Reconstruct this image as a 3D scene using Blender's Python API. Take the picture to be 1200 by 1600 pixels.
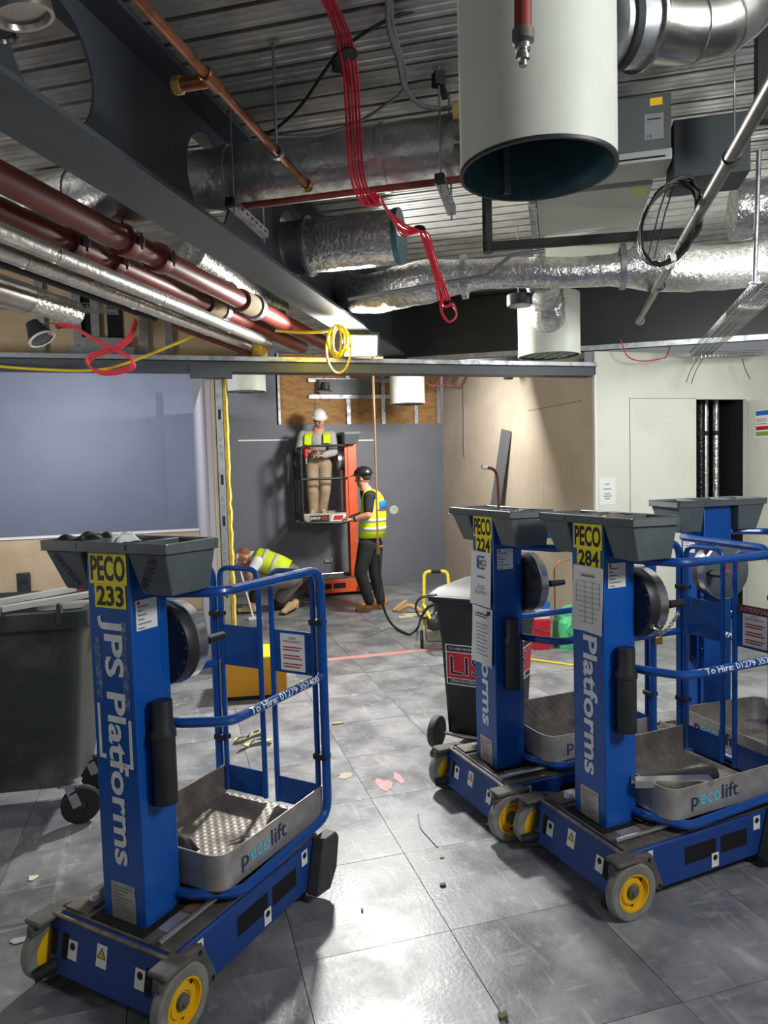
import bpy, bmesh, math, random
from mathutils import Vector, Matrix
random.seed(7)
for o in list(bpy.data.objects): bpy.data.objects.remove(o, do_unlink=True)
SC = bpy.context.scene
COL = SC.collection
PI = math.pi
# ------------------------------------------------------------------ camera
EYE = Vector((0, 0, 1.821)); FPX = 1120.0
YAW, PITCH, ROLL = math.radians(16.13), math.radians(-3.434), math.radians(-1.582)
_f = Vector((math.sin(YAW)*math.cos(PITCH), math.cos(YAW)*math.cos(PITCH), math.sin(PITCH)))
_r0 = Vector((math.cos(YAW), -math.sin(YAW), 0)); _u0 = _r0.cross(_f)
_r = math.cos(ROLL)*_r0 + math.sin(ROLL)*_u0; _u = -math.sin(ROLL)*_r0 + math.cos(ROLL)*_u0
cam = bpy.data.cameras.new('camera'); camo = bpy.data.objects.new('camera', cam); COL.objects.link(camo)
cam.sensor_fit = 'VERTICAL'; cam.sensor_height = 36.0; cam.lens = FPX*36/1600; cam.clip_start = 0.05
camo.matrix_world = Matrix(((_r.x, _u.x, -_f.x, EYE.x), (_r.y, _u.y, -_f.y, EYE.y), (_r.z, _u.z, -_f.z, EYE.z), (0, 0, 0, 1)))
SC.camera = camo
# ------------------------------------------------------------------ world, lights, exposure
W = bpy.data.worlds.new('world'); SC.world = W; W.use_nodes = True
W.node_tree.nodes['Background'].inputs[0].default_value = (0.9, 0.95, 1.0, 1)
W.node_tree.nodes['Background'].inputs[1].default_value = 0.16
SC.view_settings.view_transform = 'Standard'; SC.view_settings.look = 'None'
SC.view_settings.exposure = 0.45; SC.view_settings.gamma = 1.0; SC.view_settings.use_curve_mapping = False
def area(name, loc, target, power, size, col=(1, 1, 1), size_y=None, spread=180):
    l = bpy.data.lights.new(name, 'AREA'); l.energy = power; l.size = size; l.color = col; l.spread = math.radians(spread)
    if size_y: l.shape = 'RECTANGLE'; l.size_y = size_y
    o = bpy.data.objects.new(name, l); COL.objects.link(o); o.location = loc
    o.rotation_euler = (Vector(target)-Vector(loc)).to_track_quat('-Z', 'Y').to_euler(); return o
# LED flood light in view on the steel beam (its housing is built further down) is the key light
area('flood_lamp_light', (1.61, 6.20, 2.90), (0.9, 2.6, 0.3), 150, 0.26, (1.0, 0.985, 0.94), 0.16)
# unseen lights assumed behind, at left and in the left room; two added fills
area('assumed_fill_behind', (2.7, -0.1, 3.15), (0.5, 3.6, 1.6), 58, 0.7, (0.97, 0.985, 1.0))  # unseen source, assumed from the lit mast sides; added without a fixture
area('assumed_fill_left', (-3.3, 3.6, 2.1), (-0.6, 6.3, 3.1), 34, 0.5, (1.0, 0.99, 0.96))  # unseen fill added to light the pipes and bulkhead, its source assumed
area('fill_light_right', (4.6, 3.2, 3.0), (4.8, 6.5, 1.9), 62, 0.7, (0.98, 1.0, 0.96))  # unseen fill light added to brighten the off-white wall
area('assumed_fill_left_room', (-1.7, 7.6, 2.85), (-0.9, 10.8, 1.6), 52, 0.5, (0.90, 0.94, 1.0))  # fill added out of sight behind the header for the blue-grey wall, source assumed
area('fill_light_recess', (3.1, 7.6, 2.85), (2.4, 10.6, 1.2), 76, 0.4, (1.0, 0.97, 0.93))  # fill light added out of sight behind the header to brighten the recess
# ------------------------------------------------------------------ helpers
def ray(x, y): return _r*((x-600)/FPX) + _u*(-(y-800)/FPX) + _f
def atz(x, y, z=0.0): d = ray(x, y); return EYE + d*((z-EYE.z)/d.z)
def aty(x, y, Y): d = ray(x, y); return EYE + d*(Y/d.y)
def atx(x, y, X): d = ray(x, y); return EYE + d*(X/d.x)
def atd(x, y, D): return EYE + ray(x, y)*D
A30 = math.radians(30)
SN = Vector((math.cos(A30), -math.sin(A30), 0)); SS = Vector((math.sin(A30), math.cos(A30), 0))
def S(n, s, z): return SN*n + SS*s + Vector((0, 0, z))        # structural grid of the steelwork, 30 degrees off the walls
MS = Matrix(((SN.x, SS.x, 0, 0), (SN.y, SS.y, 0, 0), (0, 0, 1, 0), (0, 0, 0, 1)))

def fillet(pts, r, n=6, closed=False):
    pts = [Vector(p) for p in pts]; out = []; N = len(pts)
    for i, p in enumerate(pts):
        if not closed and (i == 0 or i == N-1): out.append(p); continue
        a = pts[(i-1) % N]-p; b = pts[(i+1) % N]-p
        la, lb = a.length, b.length; a.normalize(); b.normalize()
        ang = a.angle(b, 0)
        if ang > PI-0.02 or ang < 0.02: out.append(p); continue
        t = min(r/math.tan(ang/2), la*0.49, lb*0.49)
        p0, p1 = p+a*t, p+b*t
        for k in range(n+1):
            u = k/n; out.append(p0*(1-u)**2 + p*2*u*(1-u) + p1*u*u)
    return out
def spline(pts, n=8, closed=False):
    pts = [Vector(p) for p in pts]; N = len(pts); out = []
    rng = range(N if closed else N-1)
    for i in rng:
        if closed: p0, p1, p2, p3 = pts[(i-1) % N], pts[i], pts[(i+1) % N], pts[(i+2) % N]
        else: p0, p1, p2, p3 = pts[max(i-1, 0)], pts[i], pts[i+1], pts[min(i+2, N-1)]
        for k in range(n):
            t = k/n
            out.append(0.5*((2*p1)+(p2-p0)*t+(2*p0-5*p1+4*p2-p3)*t*t+(3*p1-p0-3*p2+p3)*t**3))
    if not closed: out.append(pts[-1])
    return out
class MB:
    def __init__(s): s.v = []; s.f = []; s.M = None
    def add(s, vs, fs):
        b = len(s.v)
        for p in vs:
            p = Vector(p); s.v.append(s.M @ p if s.M else p)
        s.f += [tuple(i+b for i in f) for f in fs]; return s
    def box(s, x0, x1, y0, y1, z0, z1):
        return s.hexa([(x0,y0,z0),(x1,y0,z0),(x1,y1,z0),(x0,y1,z0),(x0,y0,z1),(x1,y0,z1),(x1,y1,z1),(x0,y1,z1)])
    def hexa(s, p): return s.add(p, [(3,2,1,0),(4,5,6,7),(0,1,5,4),(1,2,6,5),(2,3,7,6),(3,0,4,7)])
    def bar(s, p0, p1, w, h, up=(0,0,1)):
        p0, p1 = Vector(p0), Vector(p1); d = (p1-p0).normalized(); sd = d.cross(Vector(up))
        if sd.length < 1e-4: sd = d.cross(Vector((1,0,0)))
        sd.normalize(); u = sd.cross(d); a, b = sd*w/2, u*h/2
        return s.hexa([p0-a-b, p0+a-b, p1+a-b, p1-a-b, p0-a+b, p0+a+b, p1+a+b, p1-a+b])
    def prism(s, poly, a, b, axis='x'):
        n = len(poly); mk = {'x': lambda t, p: (t, p[0], p[1]), 'y': lambda t, p: (p[0], t, p[1]), 'z': lambda t, p: (p[0], p[1], t)}[axis]
        vs = [mk(a, p) for p in poly]+[mk(b, p) for p in poly]
        return s.add(vs, [tuple(range(n))[::-1], tuple(range(n, 2*n))]+[(i, (i+1) % n, n+(i+1) % n, n+i) for i in range(n)])
    def tube(s, path, r, seg=8, closed=False, caps=True, rfun=None):
        path = [Vector(p) for p in path]; N = len(path); vs = []; fs = []; prev = None
        for i, p in enumerate(path):
            if closed: d = path[(i+1) % N]-path[(i-1) % N]
            else: d = path[min(i+1, N-1)]-path[max(i-1, 0)]
            d.normalize()
            if prev is None:
                t = Vector((0,0,1)) if abs(d.z) < 0.9 else Vector((1,0,0)); nx = t.cross(d).normalized()
            else:
                nx = prev-d*prev.dot(d)
                nx = nx.normalized() if nx.length > 1e-6 else d.orthogonal().normalized()
            prev = nx; ny = d.cross(nx); rr = rfun(i/(max(N-1, 1))) if rfun else r
            for k in range(seg):
                a = 2*PI*k/seg; vs.append(p+nx*(rr*math.cos(a))+ny*(rr*math.sin(a)))
        for i in range(N if closed else N-1):
            j = (i+1) % N
            for k in range(seg): fs.append((i*seg+k, i*seg+(k+1) % seg, j*seg+(k+1) % seg, j*seg+k))
        if caps and not closed: fs += [tuple(range(seg))[::-1], tuple(range((N-1)*seg, N*seg))]
        return s.add(vs, fs)
    def cyl(s, p0, p1, r0, r1=None, seg=16, caps=True):
        r1 = r0 if r1 is None else r1; p0, p1 = Vector(p0), Vector(p1); d = (p1-p0).normalized()
        nx = (Vector((0,0,1)) if abs(d.z) < 0.9 else Vector((1,0,0))).cross(d).normalized(); ny = d.cross(nx)
        vs = [p+nx*(r*math.cos(2*PI*k/seg))+ny*(r*math.sin(2*PI*k/seg)) for p, r in ((p0, r0), (p1, r1)) for k in range(seg)]
        fs = [(k, (k+1) % seg, seg+(k+1) % seg, seg+k) for k in range(seg)]
        if caps: fs += [tuple(range(seg))[::-1], tuple(range(seg, 2*seg))]
        return s.add(vs, fs)
    def lathe(s, prof, c=(0,0,0), ax=(0,0,1), seg=24):
        c = Vector(c); d = Vector(ax).normalized()
        nx = (Vector((0,0,1)) if abs(d.z) < 0.9 else Vector((1,0,0))).cross(d).normalized(); ny = d.cross(nx); n = len(prof)
        vs = [c+d*z+nx*(r*math.cos(2*PI*k/seg))+ny*(r*math.sin(2*PI*k/seg)) for r, z in prof for k in range(seg)]
        fs = [(i*seg+k, i*seg+(k+1) % seg, (i+1)*seg+(k+1) % seg, (i+1)*seg+k) for i in range(n-1) for k in range(seg)]
        return s.add(vs, fs)
    def ball(s, c, r, seg=12, rings=8, R=None):
        r = (r, r, r) if not hasattr(r, '__len__') else r; c = Vector(c); vs = []; fs = []
        for i in range(rings+1):
            t = PI*i/rings
            for k in range(seg):
                a = 2*PI*k/seg; q = Vector((r[0]*math.sin(t)*math.cos(a), r[1]*math.sin(t)*math.sin(a), r[2]*math.cos(t)))
                vs.append(c+(R @ q if R else q))
        for i in range(rings):
            for k in range(seg): fs.append(((i+1)*seg+k, (i+1)*seg+(k+1) % seg, i*seg+(k+1) % seg, i*seg+k))
        return s.add(vs, fs)
    def loft(s, rings, caps=True):
        n = len(rings[0]); vs = [p for r in rings for p in r]; fs = []
        for i in range(len(rings)-1):
            for k in range(n): fs.append((i*n+k, i*n+(k+1) % n, (i+1)*n+(k+1) % n, (i+1)*n+k))
        if caps: fs += [tuple(range(n))[::-1], tuple(range((len(rings)-1)*n, len(rings)*n))]
        return s.add(vs, fs)
    def build(s, name, mat, parent=None, smooth=True, bevel=0, M=None, ang=35):
        me = bpy.data.meshes.new(name); me.from_pydata([tuple(v) for v in s.v], [], s.f); me.update()
        bm = bmesh.new(); bm.from_mesh(me); bmesh.ops.remove_doubles(bm, verts=bm.verts, dist=1e-6)
        bmesh.ops.recalc_face_normals(bm, faces=bm.faces); bm.to_mesh(me); bm.free()
        if smooth:
            me.polygons.foreach_set('use_smooth', [True]*len(me.polygons)); me.set_sharp_from_angle(angle=math.radians(ang))
        return link(name, me, mat, parent, bevel, M)
def link(name, me, mat, parent=None, bevel=0, M=None):
    me.materials.clear(); me.materials.append(mat)
    o = bpy.data.objects.new(name, me); COL.objects.link(o); o.parent = parent
    if M is not None: o.matrix_local = M
    if bevel:
        b = o.modifiers.new('bevel', 'BEVEL'); b.width = bevel; b.segments = 2; b.limit_method = 'ANGLE'; b.angle_limit = math.radians(40)
    return o
def empty(name, loc=(0,0,0), rz=0.0):
    o = bpy.data.objects.new(name, None); COL.objects.link(o); o.location = loc; o.rotation_euler = (0, 0, rz); o.empty_display_size = 0.1; return o
def tag(o, label=None, cat=None, group=None, kind=None):
    if label: o['label'] = label
    if cat: o['category'] = cat
    if group: o['group'] = group
    if kind: o['kind'] = kind
    return o
def copy_tree(o, parent=None):
    c = o.copy(); COL.objects.link(c); c.parent = parent
    for ch in [x for x in o.children]:
        copy_tree(ch, c)
    return c
_tc = {}
def lettering(name, text, h, M, mat, parent, width=None, bold=0.0, depth=0.0006, spacing=1.0, line=1.0):
    key = (text, bold, spacing, line)
    if key not in _tc:
        cu = bpy.data.curves.new('t', 'FONT'); cu.body = text; cu.size = 1; cu.extrude = 0; cu.offset = bold; cu.space_character = spacing; cu.space_line = line
        cu.resolution_u = 3; cu.align_x = 'CENTER'
        to = bpy.data.objects.new('t', cu); COL.objects.link(to)
        dg = bpy.context.evaluated_depsgraph_get(); me = bpy.data.meshes.new_from_object(to.evaluated_get(dg))
        _tc[key] = ([v.co.copy() for v in me.vertices], [tuple(p.vertices) for p in me.polygons])
        bpy.data.objects.remove(to, do_unlink=True); bpy.data.meshes.remove(me)
    vs, fs = _tc[key]
    xs = [v.x for v in vs]; ys = [v.y for v in vs]; cx, cy = (min(xs)+max(xs))/2, (min(ys)+max(ys))/2
    sy = h/(max(ys)-min(ys)); sx = (width/(max(xs)-min(xs))) if width else sy
    me = bpy.data.meshes.new(name); me.from_pydata([((v.x-cx)*sx, (v.y-cy)*sy, depth) for v in vs], [], fs); me.update()
    return link(name, me, mat, parent, 0, M)
def frame(o, x, y):           # 4x4 with local X along x, Y along y, Z = normal
    x = Vector(x).normalized(); y = Vector(y); z = x.cross(y).normalized(); y = z.cross(x); o = Vector(o)
    return Matrix(((x.x, y.x, z.x, o.x), (x.y, y.y, z.y, o.y), (x.z, y.z, z.z, o.z), (0, 0, 0, 1)))
def sheet(name, w, h, M, mat, parent, t=0.0008, curl=0.0, n=6):
    m = MB(); nx = n if curl else 1; ny = n if curl else 1
    top = []; 
    for j in range(ny+1):
        for i in range(nx+1):
            u, v = i/nx-0.5, j/ny-0.5
            top.append((u*w, v*h, t+curl*(abs(u)*2)**2*(0.6-v)+curl*0.5*max(0, -v)*2*abs(math.sin(5*u+1))))
    vs = top+[(p[0], p[1], p[2]-t) for p in top]; k = len(top); fs = []
    for j in range(ny):
        for i in range(nx):
            a = j*(nx+1)+i; q = (a, a+1, a+nx+2, a+nx+1); fs.append(q); fs.append(tuple(k+x for x in q[::-1]))
    edge = [i for i in range(nx+1)]+[(j+1)*(nx+1)+nx for j in range(ny)]+[ny*(nx+1)+nx-1-i for i in range(nx)]+[(ny-1-j)*(nx+1) for j in range(ny-1)]
    for i in range(len(edge)): a, b = edge[i], edge[(i+1) % len(edge)]; fs.append((a, k+a, k+b, b))
    m.add(vs, fs); return m.build(name, mat, parent, smooth=bool(curl), M=M)
# ------------------------------------------------------------------ materials
def lin(c): return tuple(((x/255)/12.92 if x/255 <= 0.04045 else ((x/255+0.055)/1.055)**2.4) for x in c)
_mats = {}
def mat(name, c, rough=0.5, metal=0.0, c2=None, ns=6.0, nd=4.0, lo=0.4, hi=0.65, bump=0.0, bs=40.0, rv=0.0, coat=0.0, stretch=None, emit=0.0, spec=0.5, rand=0.0, alpha=1.0, trans=0.0):
    m = bpy.data.materials.new(name); m.use_nodes = True; nt = m.node_tree; N = nt.nodes; L = nt.links; b = N['Principled BSDF']
    c = lin(c); b.inputs['Base Color'].default_value = (*c, 1); b.inputs['Roughness'].default_value = rough; b.inputs['Metallic'].default_value = metal
    b.inputs['Coat Weight'].default_value = coat; b.inputs['Specular IOR Level'].default_value = spec
    tc = N.new('ShaderNodeTexCoord'); src = tc.outputs['Object']
    if stretch:
        mp = N.new('ShaderNodeMapping'); mp.inputs['Scale'].default_value = stretch; L.new(src, mp.inputs[0]); src = mp.outputs[0]
    col = None
    if c2 is not None:
        nz = N.new('ShaderNodeTexNoise'); nz.inputs['Scale'].default_value = ns; nz.inputs['Detail'].default_value = nd; nz.inputs['Roughness'].default_value = 0.62; L.new(src, nz.inputs[0])
        rp = N.new('ShaderNodeMapRange'); rp.inputs[1].default_value = lo; rp.inputs[2].default_value = hi; L.new(nz.outputs[0], rp.inputs[0])
        mx = N.new('ShaderNodeMix'); mx.data_type = 'RGBA'; L.new(rp.outputs[0], mx.inputs[0]); mx.inputs[6].default_value = (*c, 1); mx.inputs[7].default_value = (*lin(c2), 1); col = mx.outputs[2]
        if rv:
            r2 = N.new('ShaderNodeMapRange'); r2.inputs[3].default_value = rough; r2.inputs[4].default_value = min(1, rough+rv); L.new(rp.outputs[0], r2.inputs[0]); L.new(r2.outputs[0], b.inputs['Roughness'])
    if rand:
        oi = N.new('ShaderNodeObjectInfo'); mr = N.new('ShaderNodeMapRange'); mr.inputs[3].default_value = 1-rand; mr.inputs[4].default_value = 1+rand*0.6; L.new(oi.outputs['Random'], mr.inputs[0])
        hs = N.new('ShaderNodeHueSaturation'); L.new(mr.outputs[0], hs.inputs['Value'])
        if col: L.new(col, hs.inputs['Color'])
        else: hs.inputs['Color'].default_value = (*c, 1)
        col = hs.outputs[0]
    if col: L.new(col, b.inputs['Base Color'])
    if bump:
        n2 = N.new('ShaderNodeTexNoise'); n2.inputs['Scale'].default_value = bs; n2.inputs['Detail'].default_value = 3; L.new(src, n2.inputs[0])
        bp = N.new('ShaderNodeBump'); bp.inputs['Strength'].default_value = bump; bp.inputs['Distance'].default_value = 0.02; L.new(n2.outputs[0], bp.inputs['Height']); L.new(bp.outputs[0], b.inputs['Normal'])
    if emit: b.inputs['Emission Color'].default_value = (*c, 1); b.inputs['Emission Strength'].default_value = emit
    if alpha < 1: b.inputs['Alpha'].default_value = alpha
    if trans: b.inputs['Transmission Weight'].default_value = trans
    _mats[name] = m; return m
def checker_mat(name, c, rough, tile):
    m = mat(name, c, rough, 0.85, c2=(108, 101, 94), ns=7, lo=0.35, hi=0.7, rv=0.25); m.node_tree.nodes['Principled BSDF'].inputs['Metallic'].default_value = 0.6; nt = m.node_tree; N = nt.nodes; L = nt.links; b = N['Principled BSDF']
    tc = N.new('ShaderNodeTexCoord'); bk = N.new('ShaderNodeTexBrick'); mp = N.new('ShaderNodeMapping'); mp.inputs['Rotation'].default_value = (0.0, 0.0, PI/4)
    # raised five-bar tread: stretched noise waves crossing at 45 degrees
    w1 = N.new('ShaderNodeTexWave'); w2 = N.new('ShaderNodeTexWave')
    w1.inputs['Scale'].default_value = tile; w2.inputs['Scale'].default_value = tile
    w1.bands_direction = 'DIAGONAL'; mpw = N.new('ShaderNodeMapping'); mpw.inputs['Scale'].default_value = (-1, 1, 1); w2.bands_direction = 'DIAGONAL'
    L.new(tc.outputs['Object'], w1.inputs[0]); L.new(tc.outputs['Object'], mpw.inputs[0]); L.new(mpw.outputs[0], w2.inputs[0])
    mu = N.new('ShaderNodeMath'); mu.operation = 'MULTIPLY'; L.new(w1.outputs[1], mu.inputs[0]); L.new(w2.outputs[1], mu.inputs[1])
    bp = N.new('ShaderNodeBump'); bp.inputs['Strength'].default_value = 0.5; bp.inputs['Distance'].default_value = 0.005; L.new(mu.outputs[0], bp.inputs['Height']); L.new(bp.outputs[0], b.inputs['Normal'])
    N.remove(bk); N.remove(mp); return m
M_floor = mat('floor_tile_vinyl', (108, 111, 116), 0.32, 0.0, c2=(158, 158, 159), ns=2.6, nd=10, lo=0.40, hi=0.68, bump=0.05, bs=60, rv=0.2, rand=0.24, spec=0.55)
def streaks(m, col, sc, lo, hi, amt):
    nt = m.node_tree; N = nt.nodes; L = nt.links; b = N['Principled BSDF']; src = b.inputs['Base Color'].links[0].from_socket
    for k, s in enumerate(sc):
        tc = N.new('ShaderNodeTexCoord'); mp = N.new('ShaderNodeMapping'); mp.inputs['Scale'].default_value = s; mp.inputs['Rotation'].default_value = (0, 0, 0.5+1.1*k); oi = N.new('ShaderNodeObjectInfo')
        sc_ = N.new('ShaderNodeVectorMath'); sc_.operation = 'SCALE'; sc_.inputs[0].default_value = (37, 17, 5); L.new(oi.outputs['Random'], sc_.inputs['Scale']); L.new(sc_.outputs[0], mp.inputs['Location'])
        nz = N.new('ShaderNodeTexNoise'); nz.inputs['Scale'].default_value = 3; nz.inputs['Detail'].default_value = 8; L.new(tc.outputs['Object'], mp.inputs[0]); L.new(mp.outputs[0], nz.inputs[0])
        r = N.new('ShaderNodeMapRange'); r.inputs[1].default_value = lo; r.inputs[2].default_value = hi; r.inputs[4].default_value = amt; L.new(nz.outputs[0], r.inputs[0])
        mx = N.new('ShaderNodeMix'); mx.data_type = 'RGBA'; L.new(r.outputs[0], mx.inputs[0]); L.new(src, mx.inputs[6]); mx.inputs[7].default_value = (*lin(col), 1); src = mx.outputs[2]
    L.new(src, b.inputs['Base Color'])
streaks(M_floor, (206, 205, 202), ((1.6, 12, 1), (9, 1.2, 1), (5, 5, 1)), 0.60, 0.78, 0.38)
M_sub = mat('subfloor_dark', (70, 70, 72), 0.8)
M_wgrey = mat('wall_dark_grey_paint', (104, 108, 117), 0.55, c2=(112, 115, 123), ns=1.2, bump=0.02)
M_wblue = mat('wall_blue_grey_paint', (126, 133, 154), 0.5, c2=(134, 140, 160), ns=1.1, bump=0.02)
M_beige = mat('plasterboard_beige', (196, 184, 166), 0.85, c2=(184, 171, 152), ns=1.6, bump=0.02)
M_tan = mat('plasterboard_tan', (200, 178, 146), 0.85, c2=(188, 164, 130), ns=2.2)
M_white = mat('wall_offwhite', (225, 226, 212), 0.7, c2=(214, 214, 200), ns=1.3, bump=0.015)
M_ply = mat('plywood_brown', (172, 128, 74), 0.7, c2=(138, 98, 54), ns=5, nd=8, stretch=(1.5, 1, 4))
M_galv = mat('galvanised_steel', (182, 186, 190), 0.38, 0.9, c2=(150, 154, 158), ns=14, nd=6, rv=0.2)
M_deck = mat('deck_galvanised', (200, 200, 196), 0.36, 0.6, c2=(154, 154, 152), ns=3.5, nd=8, rv=0.2, bump=0.03, bs=25)
M_beam = mat('steel_beam_grey_paint', (70, 77, 84), 0.48, c2=(78, 85, 92), ns=3, bump=0.02)
M_beamdk = mat('cross_beam_dark_paint', (22, 24, 27), 0.55, c2=(28, 30, 33), ns=3)
M_foil = mat('foil_insulation', (220, 218, 214), 0.25, 0.86, c2=(176, 176, 174), ns=20, nd=5, bump=0.55, bs=34, rv=0.12)
M_foils = mat('foil_smooth', (214, 213, 210), 0.27, 0.84, c2=(176, 176, 174), ns=9, bump=0.22, bs=26, rv=0.15)
M_spiral = mat('spiral_duct_steel', (188, 186, 180), 0.24, 0.95, c2=(160, 158, 152), ns=6, bump=0.05, bs=18)
M_redpipe = mat('red_oxide_pipe', (132, 54, 48), 0.45, c2=(112, 42, 37), ns=5)
M_redcable = mat('red_cable', (206, 36, 60), 0.4)
M_copper = mat('copper', (172, 112, 82), 0.36, 0.85, c2=(126, 80, 58), ns=8)
M_brass = mat('brass', (190, 160, 90), 0.35, 0.9)
M_black = mat('black_plastic', (34, 35, 37), 0.45, c2=(46, 47, 49), ns=8)
M_rubber = mat('black_rubber', (26, 26, 27), 0.7)
M_cable = mat('black_cable', (22, 22, 24), 0.5)
M_conduit = mat('grey_conduit', (128, 130, 132), 0.4, 0.5)
M_yellow = mat('yellow_cable', (236, 206, 40), 0.45)
M_yellowp = mat('yellow_plastic', (232, 196, 40), 0.4)
M_cyl = mat('white_duct_paint', (206, 210, 198), 0.5, c2=(198, 202, 190), ns=2)
M_cylin = mat('duct_inside_teal', (86, 122, 132), 0.4, 0.2, c2=(70, 104, 114), ns=6)
M_blue = mat('blue_paint', (10, 84, 170), 0.34, c2=(10, 68, 146), ns=5, nd=8, lo=0.5, hi=0.8, rv=0.2, coat=0.15)
M_bluetube = mat('blue_tube_paint', (12, 76, 156), 0.3, c2=(8, 54, 118), ns=9, nd=8, lo=0.5, hi=0.75, rv=0.25, coat=0.2)
M_bluech = mat('blue_chassis_paint', (26, 66, 138), 0.45, c2=(40, 64, 112), ns=6, nd=10, lo=0.5, hi=0.85, rv=0.25)
M_tray = mat('grey_tray_plastic', (96, 104, 106), 0.5, c2=(84, 92, 94), ns=5)
M_traydk = mat('tray_inside_dirty', (58, 56, 52), 0.8, c2=(92, 86, 76), ns=14, nd=8)
M_dirt = mat('dirty_steel_grey', (98, 94, 88), 0.6, 0.4, c2=(132, 124, 110), ns=12, nd=9, lo=0.4, hi=0.7)
M_rustlip = mat('worn_lip', (150, 134, 112), 0.6, 0.4, c2=(104, 88, 70), ns=20, nd=8)
M_alu = mat('brushed_aluminium', (198, 194, 186), 0.36, 0.6, c2=(164, 158, 148), ns=9, nd=8, rv=0.2)
M_check = checker_mat('checker_plate', (158, 151, 143), 0.42, 14.0)
M_tyre = mat('grey_tyre', (142, 140, 132), 0.7, c2=(112, 110, 104), ns=12, nd=8)
M_hub = mat('yellow_hub', (240, 190, 20), 0.45, c2=(206, 160, 30), ns=10, nd=8, lo=0.55, hi=0.8)
M_guard = mat('grey_cast_guard', (78, 77, 74), 0.7, c2=(100, 97, 90), ns=10, nd=8)
M_pad = mat('black_bumper', (52, 54, 54), 0.6, c2=(64, 66, 66), ns=8)
M_steel = mat('bright_steel', (200, 200, 198), 0.25, 0.95)
M_paper = mat('white_paper', (238, 238, 234), 0.7)
M_ink = mat('black_ink', (26, 26, 28), 0.6)
M_inkgrey = mat('grey_print', (130, 130, 134), 0.7)
M_inkred = mat('red_print', (176, 60, 56), 0.6)
M_vinyl = mat('white_vinyl_lettering', (244, 245, 243), 0.45, c2=(226, 228, 230), ns=20)
M_navy = mat('navy_lettering', (44, 52, 92), 0.4)
M_cyan = mat('cyan_lettering', (96, 204, 236), 0.4)
M_plate = mat('yellow_plate', (255, 236, 24), 0.4)
M_warn = mat('warning_amber', (238, 190, 40), 0.5)
M_slot = mat('dark_slot', (10, 10, 12), 0.8)
M_binblk = mat('bin_black', (32, 33, 34), 0.6, c2=(46, 47, 48), ns=5)
M_bingrn = mat('bin_dark_green_grey', (52, 58, 56), 0.5, c2=(124, 116, 106), ns=2.4, nd=9, lo=0.48, hi=0.85)
M_red = mat('sign_red', (196, 30, 44), 0.45)
M_orange = mat('orange_paint', (226, 92, 40), 0.4, c2=(206, 78, 34), ns=6)
# ------------------------------------------------------------------ the setting
Y1, YB, XB = 6.55, 10.865, 4.164            # lintel / white wall plane, back wall, beige wall
ZD = 3.66                                    # soffit of the steel deck
m = MB(); m.box(-5, 9, -3, YB+0.3, -0.10, -0.032)
floor = tag(m.build('floor', M_sub, smooth=False), 'grey raised access floor of square tiles', kind='structure')
tm = MB(); tm.box(-0.2986, 0.2986, -0.2986, 0.2986, -0.03, 0.0)
first = None
def visible(p):
    d = p-EYE; z = d.dot(_f)
    if z < 0.5: return False
    x, y = 600+FPX*d.dot(_r)/z, 800-FPX*d.dot(_u)/z
    return -560 < x < 1900 and 600 < y < 2600
for i in range(-9, 14):
    for j in range(-3, 14):
        c = Vector((0.964+0.6*i+0.3, 2.553+0.6*j+0.3, 0))
        if c.y > YB-0.02 or c.x > 6.9 or (c.x > XB+0.32 and c.y > Y1+0.35): continue
        if not visible(c): continue
        if first is None:
            first = tm.build('floor_tile', M_floor, floor, smooth=False); o = first
        else:
            o = first.copy(); COL.objects.link(o)
        o.location = c + Vector((0, 0, random.uniform(-0.0008, 0.0008))); o.rotation_euler = (0, 0, (i*7+j*3) % 4*PI/2)
def wallbox(name, x0, x1, y0, y1, z0, z1, mt, label, parent=None):
    m = MB(); m.box(x0, x1, y0, y1, z0, z1); o = m.build(name, mt, parent, smooth=False)
    if not parent: tag(o, label, kind='structure')
    return o
# back wall of the recess: painted boards below, timber sheathing with studs above
wb = wallbox('wall_back', 0.48, XB+0.05, YB, YB+0.12, 0, 2.53, M_wgrey, 'dark grey painted wall at the back of the recess')
wallbox('upper_wall_panel', 0.48, 1.53, YB, YB+0.12, 2.53, 3.66, M_wgrey, '', wb)
xs = [1.53, 2.10, 2.62, 3.18, 3.72, XB]
for k in range(5): wallbox('plywood_panel', xs[k]+0.006, xs[k+1]-0.006, YB+0.05, YB+0.09, 2.53, 3.60, M_ply, '', wb)
for k, x in enumerate([1.535, 2.62, 3.18, 3.72, 4.10]):
    m = MB(); m.box(x-0.03, x+0.03, YB+0.0, YB+0.05, 2.53, 3.6); m.build('wall_stud', M_galv, wb, smooth=False)
for z in (2.95, 3.2):
    m = MB(); m.box(2.0, 3.3, YB-0.01, YB+0.05, z-0.03, z+0.03); m.build('noggin', M_galv, wb, smooth=False)
m = MB(); m.box(2.15, 2.95, YB-0.12, YB-0.02, 2.98, 3.20); m.build('junction_panel', M_tray, wb, smooth=False)
m = MB(); m.box(0.48, XB, YB-0.012, YB, 0, 0.09); tag(m.build('baseboard_back', M_wgrey, smooth=False), kind='structure')
wl = wallbox('wall_left_room', -5.0, 0.30, YB, YB+0.12, 0, 3.66, M_wblue, 'blue-grey painted wall of the room on the left')
wallbox('light_stripe_step', -0.12, 0.30, YB-0.10, YB, 0, 3.0, M_wblue, '', wl)  # shallow step added so its face shows as a stripe of light
lb = wallbox('low_wall', -5.0, 0.28, YB-0.9, YB-0.80, 0, 1.06, M_tan, 'tan plasterboard low wall with a white capping below the blue-grey wall')
wallbox('capping', -5.0, 0.28, YB-0.92, YB-0.78, 1.06, 1.085, M_paper, '', lb)
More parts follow.
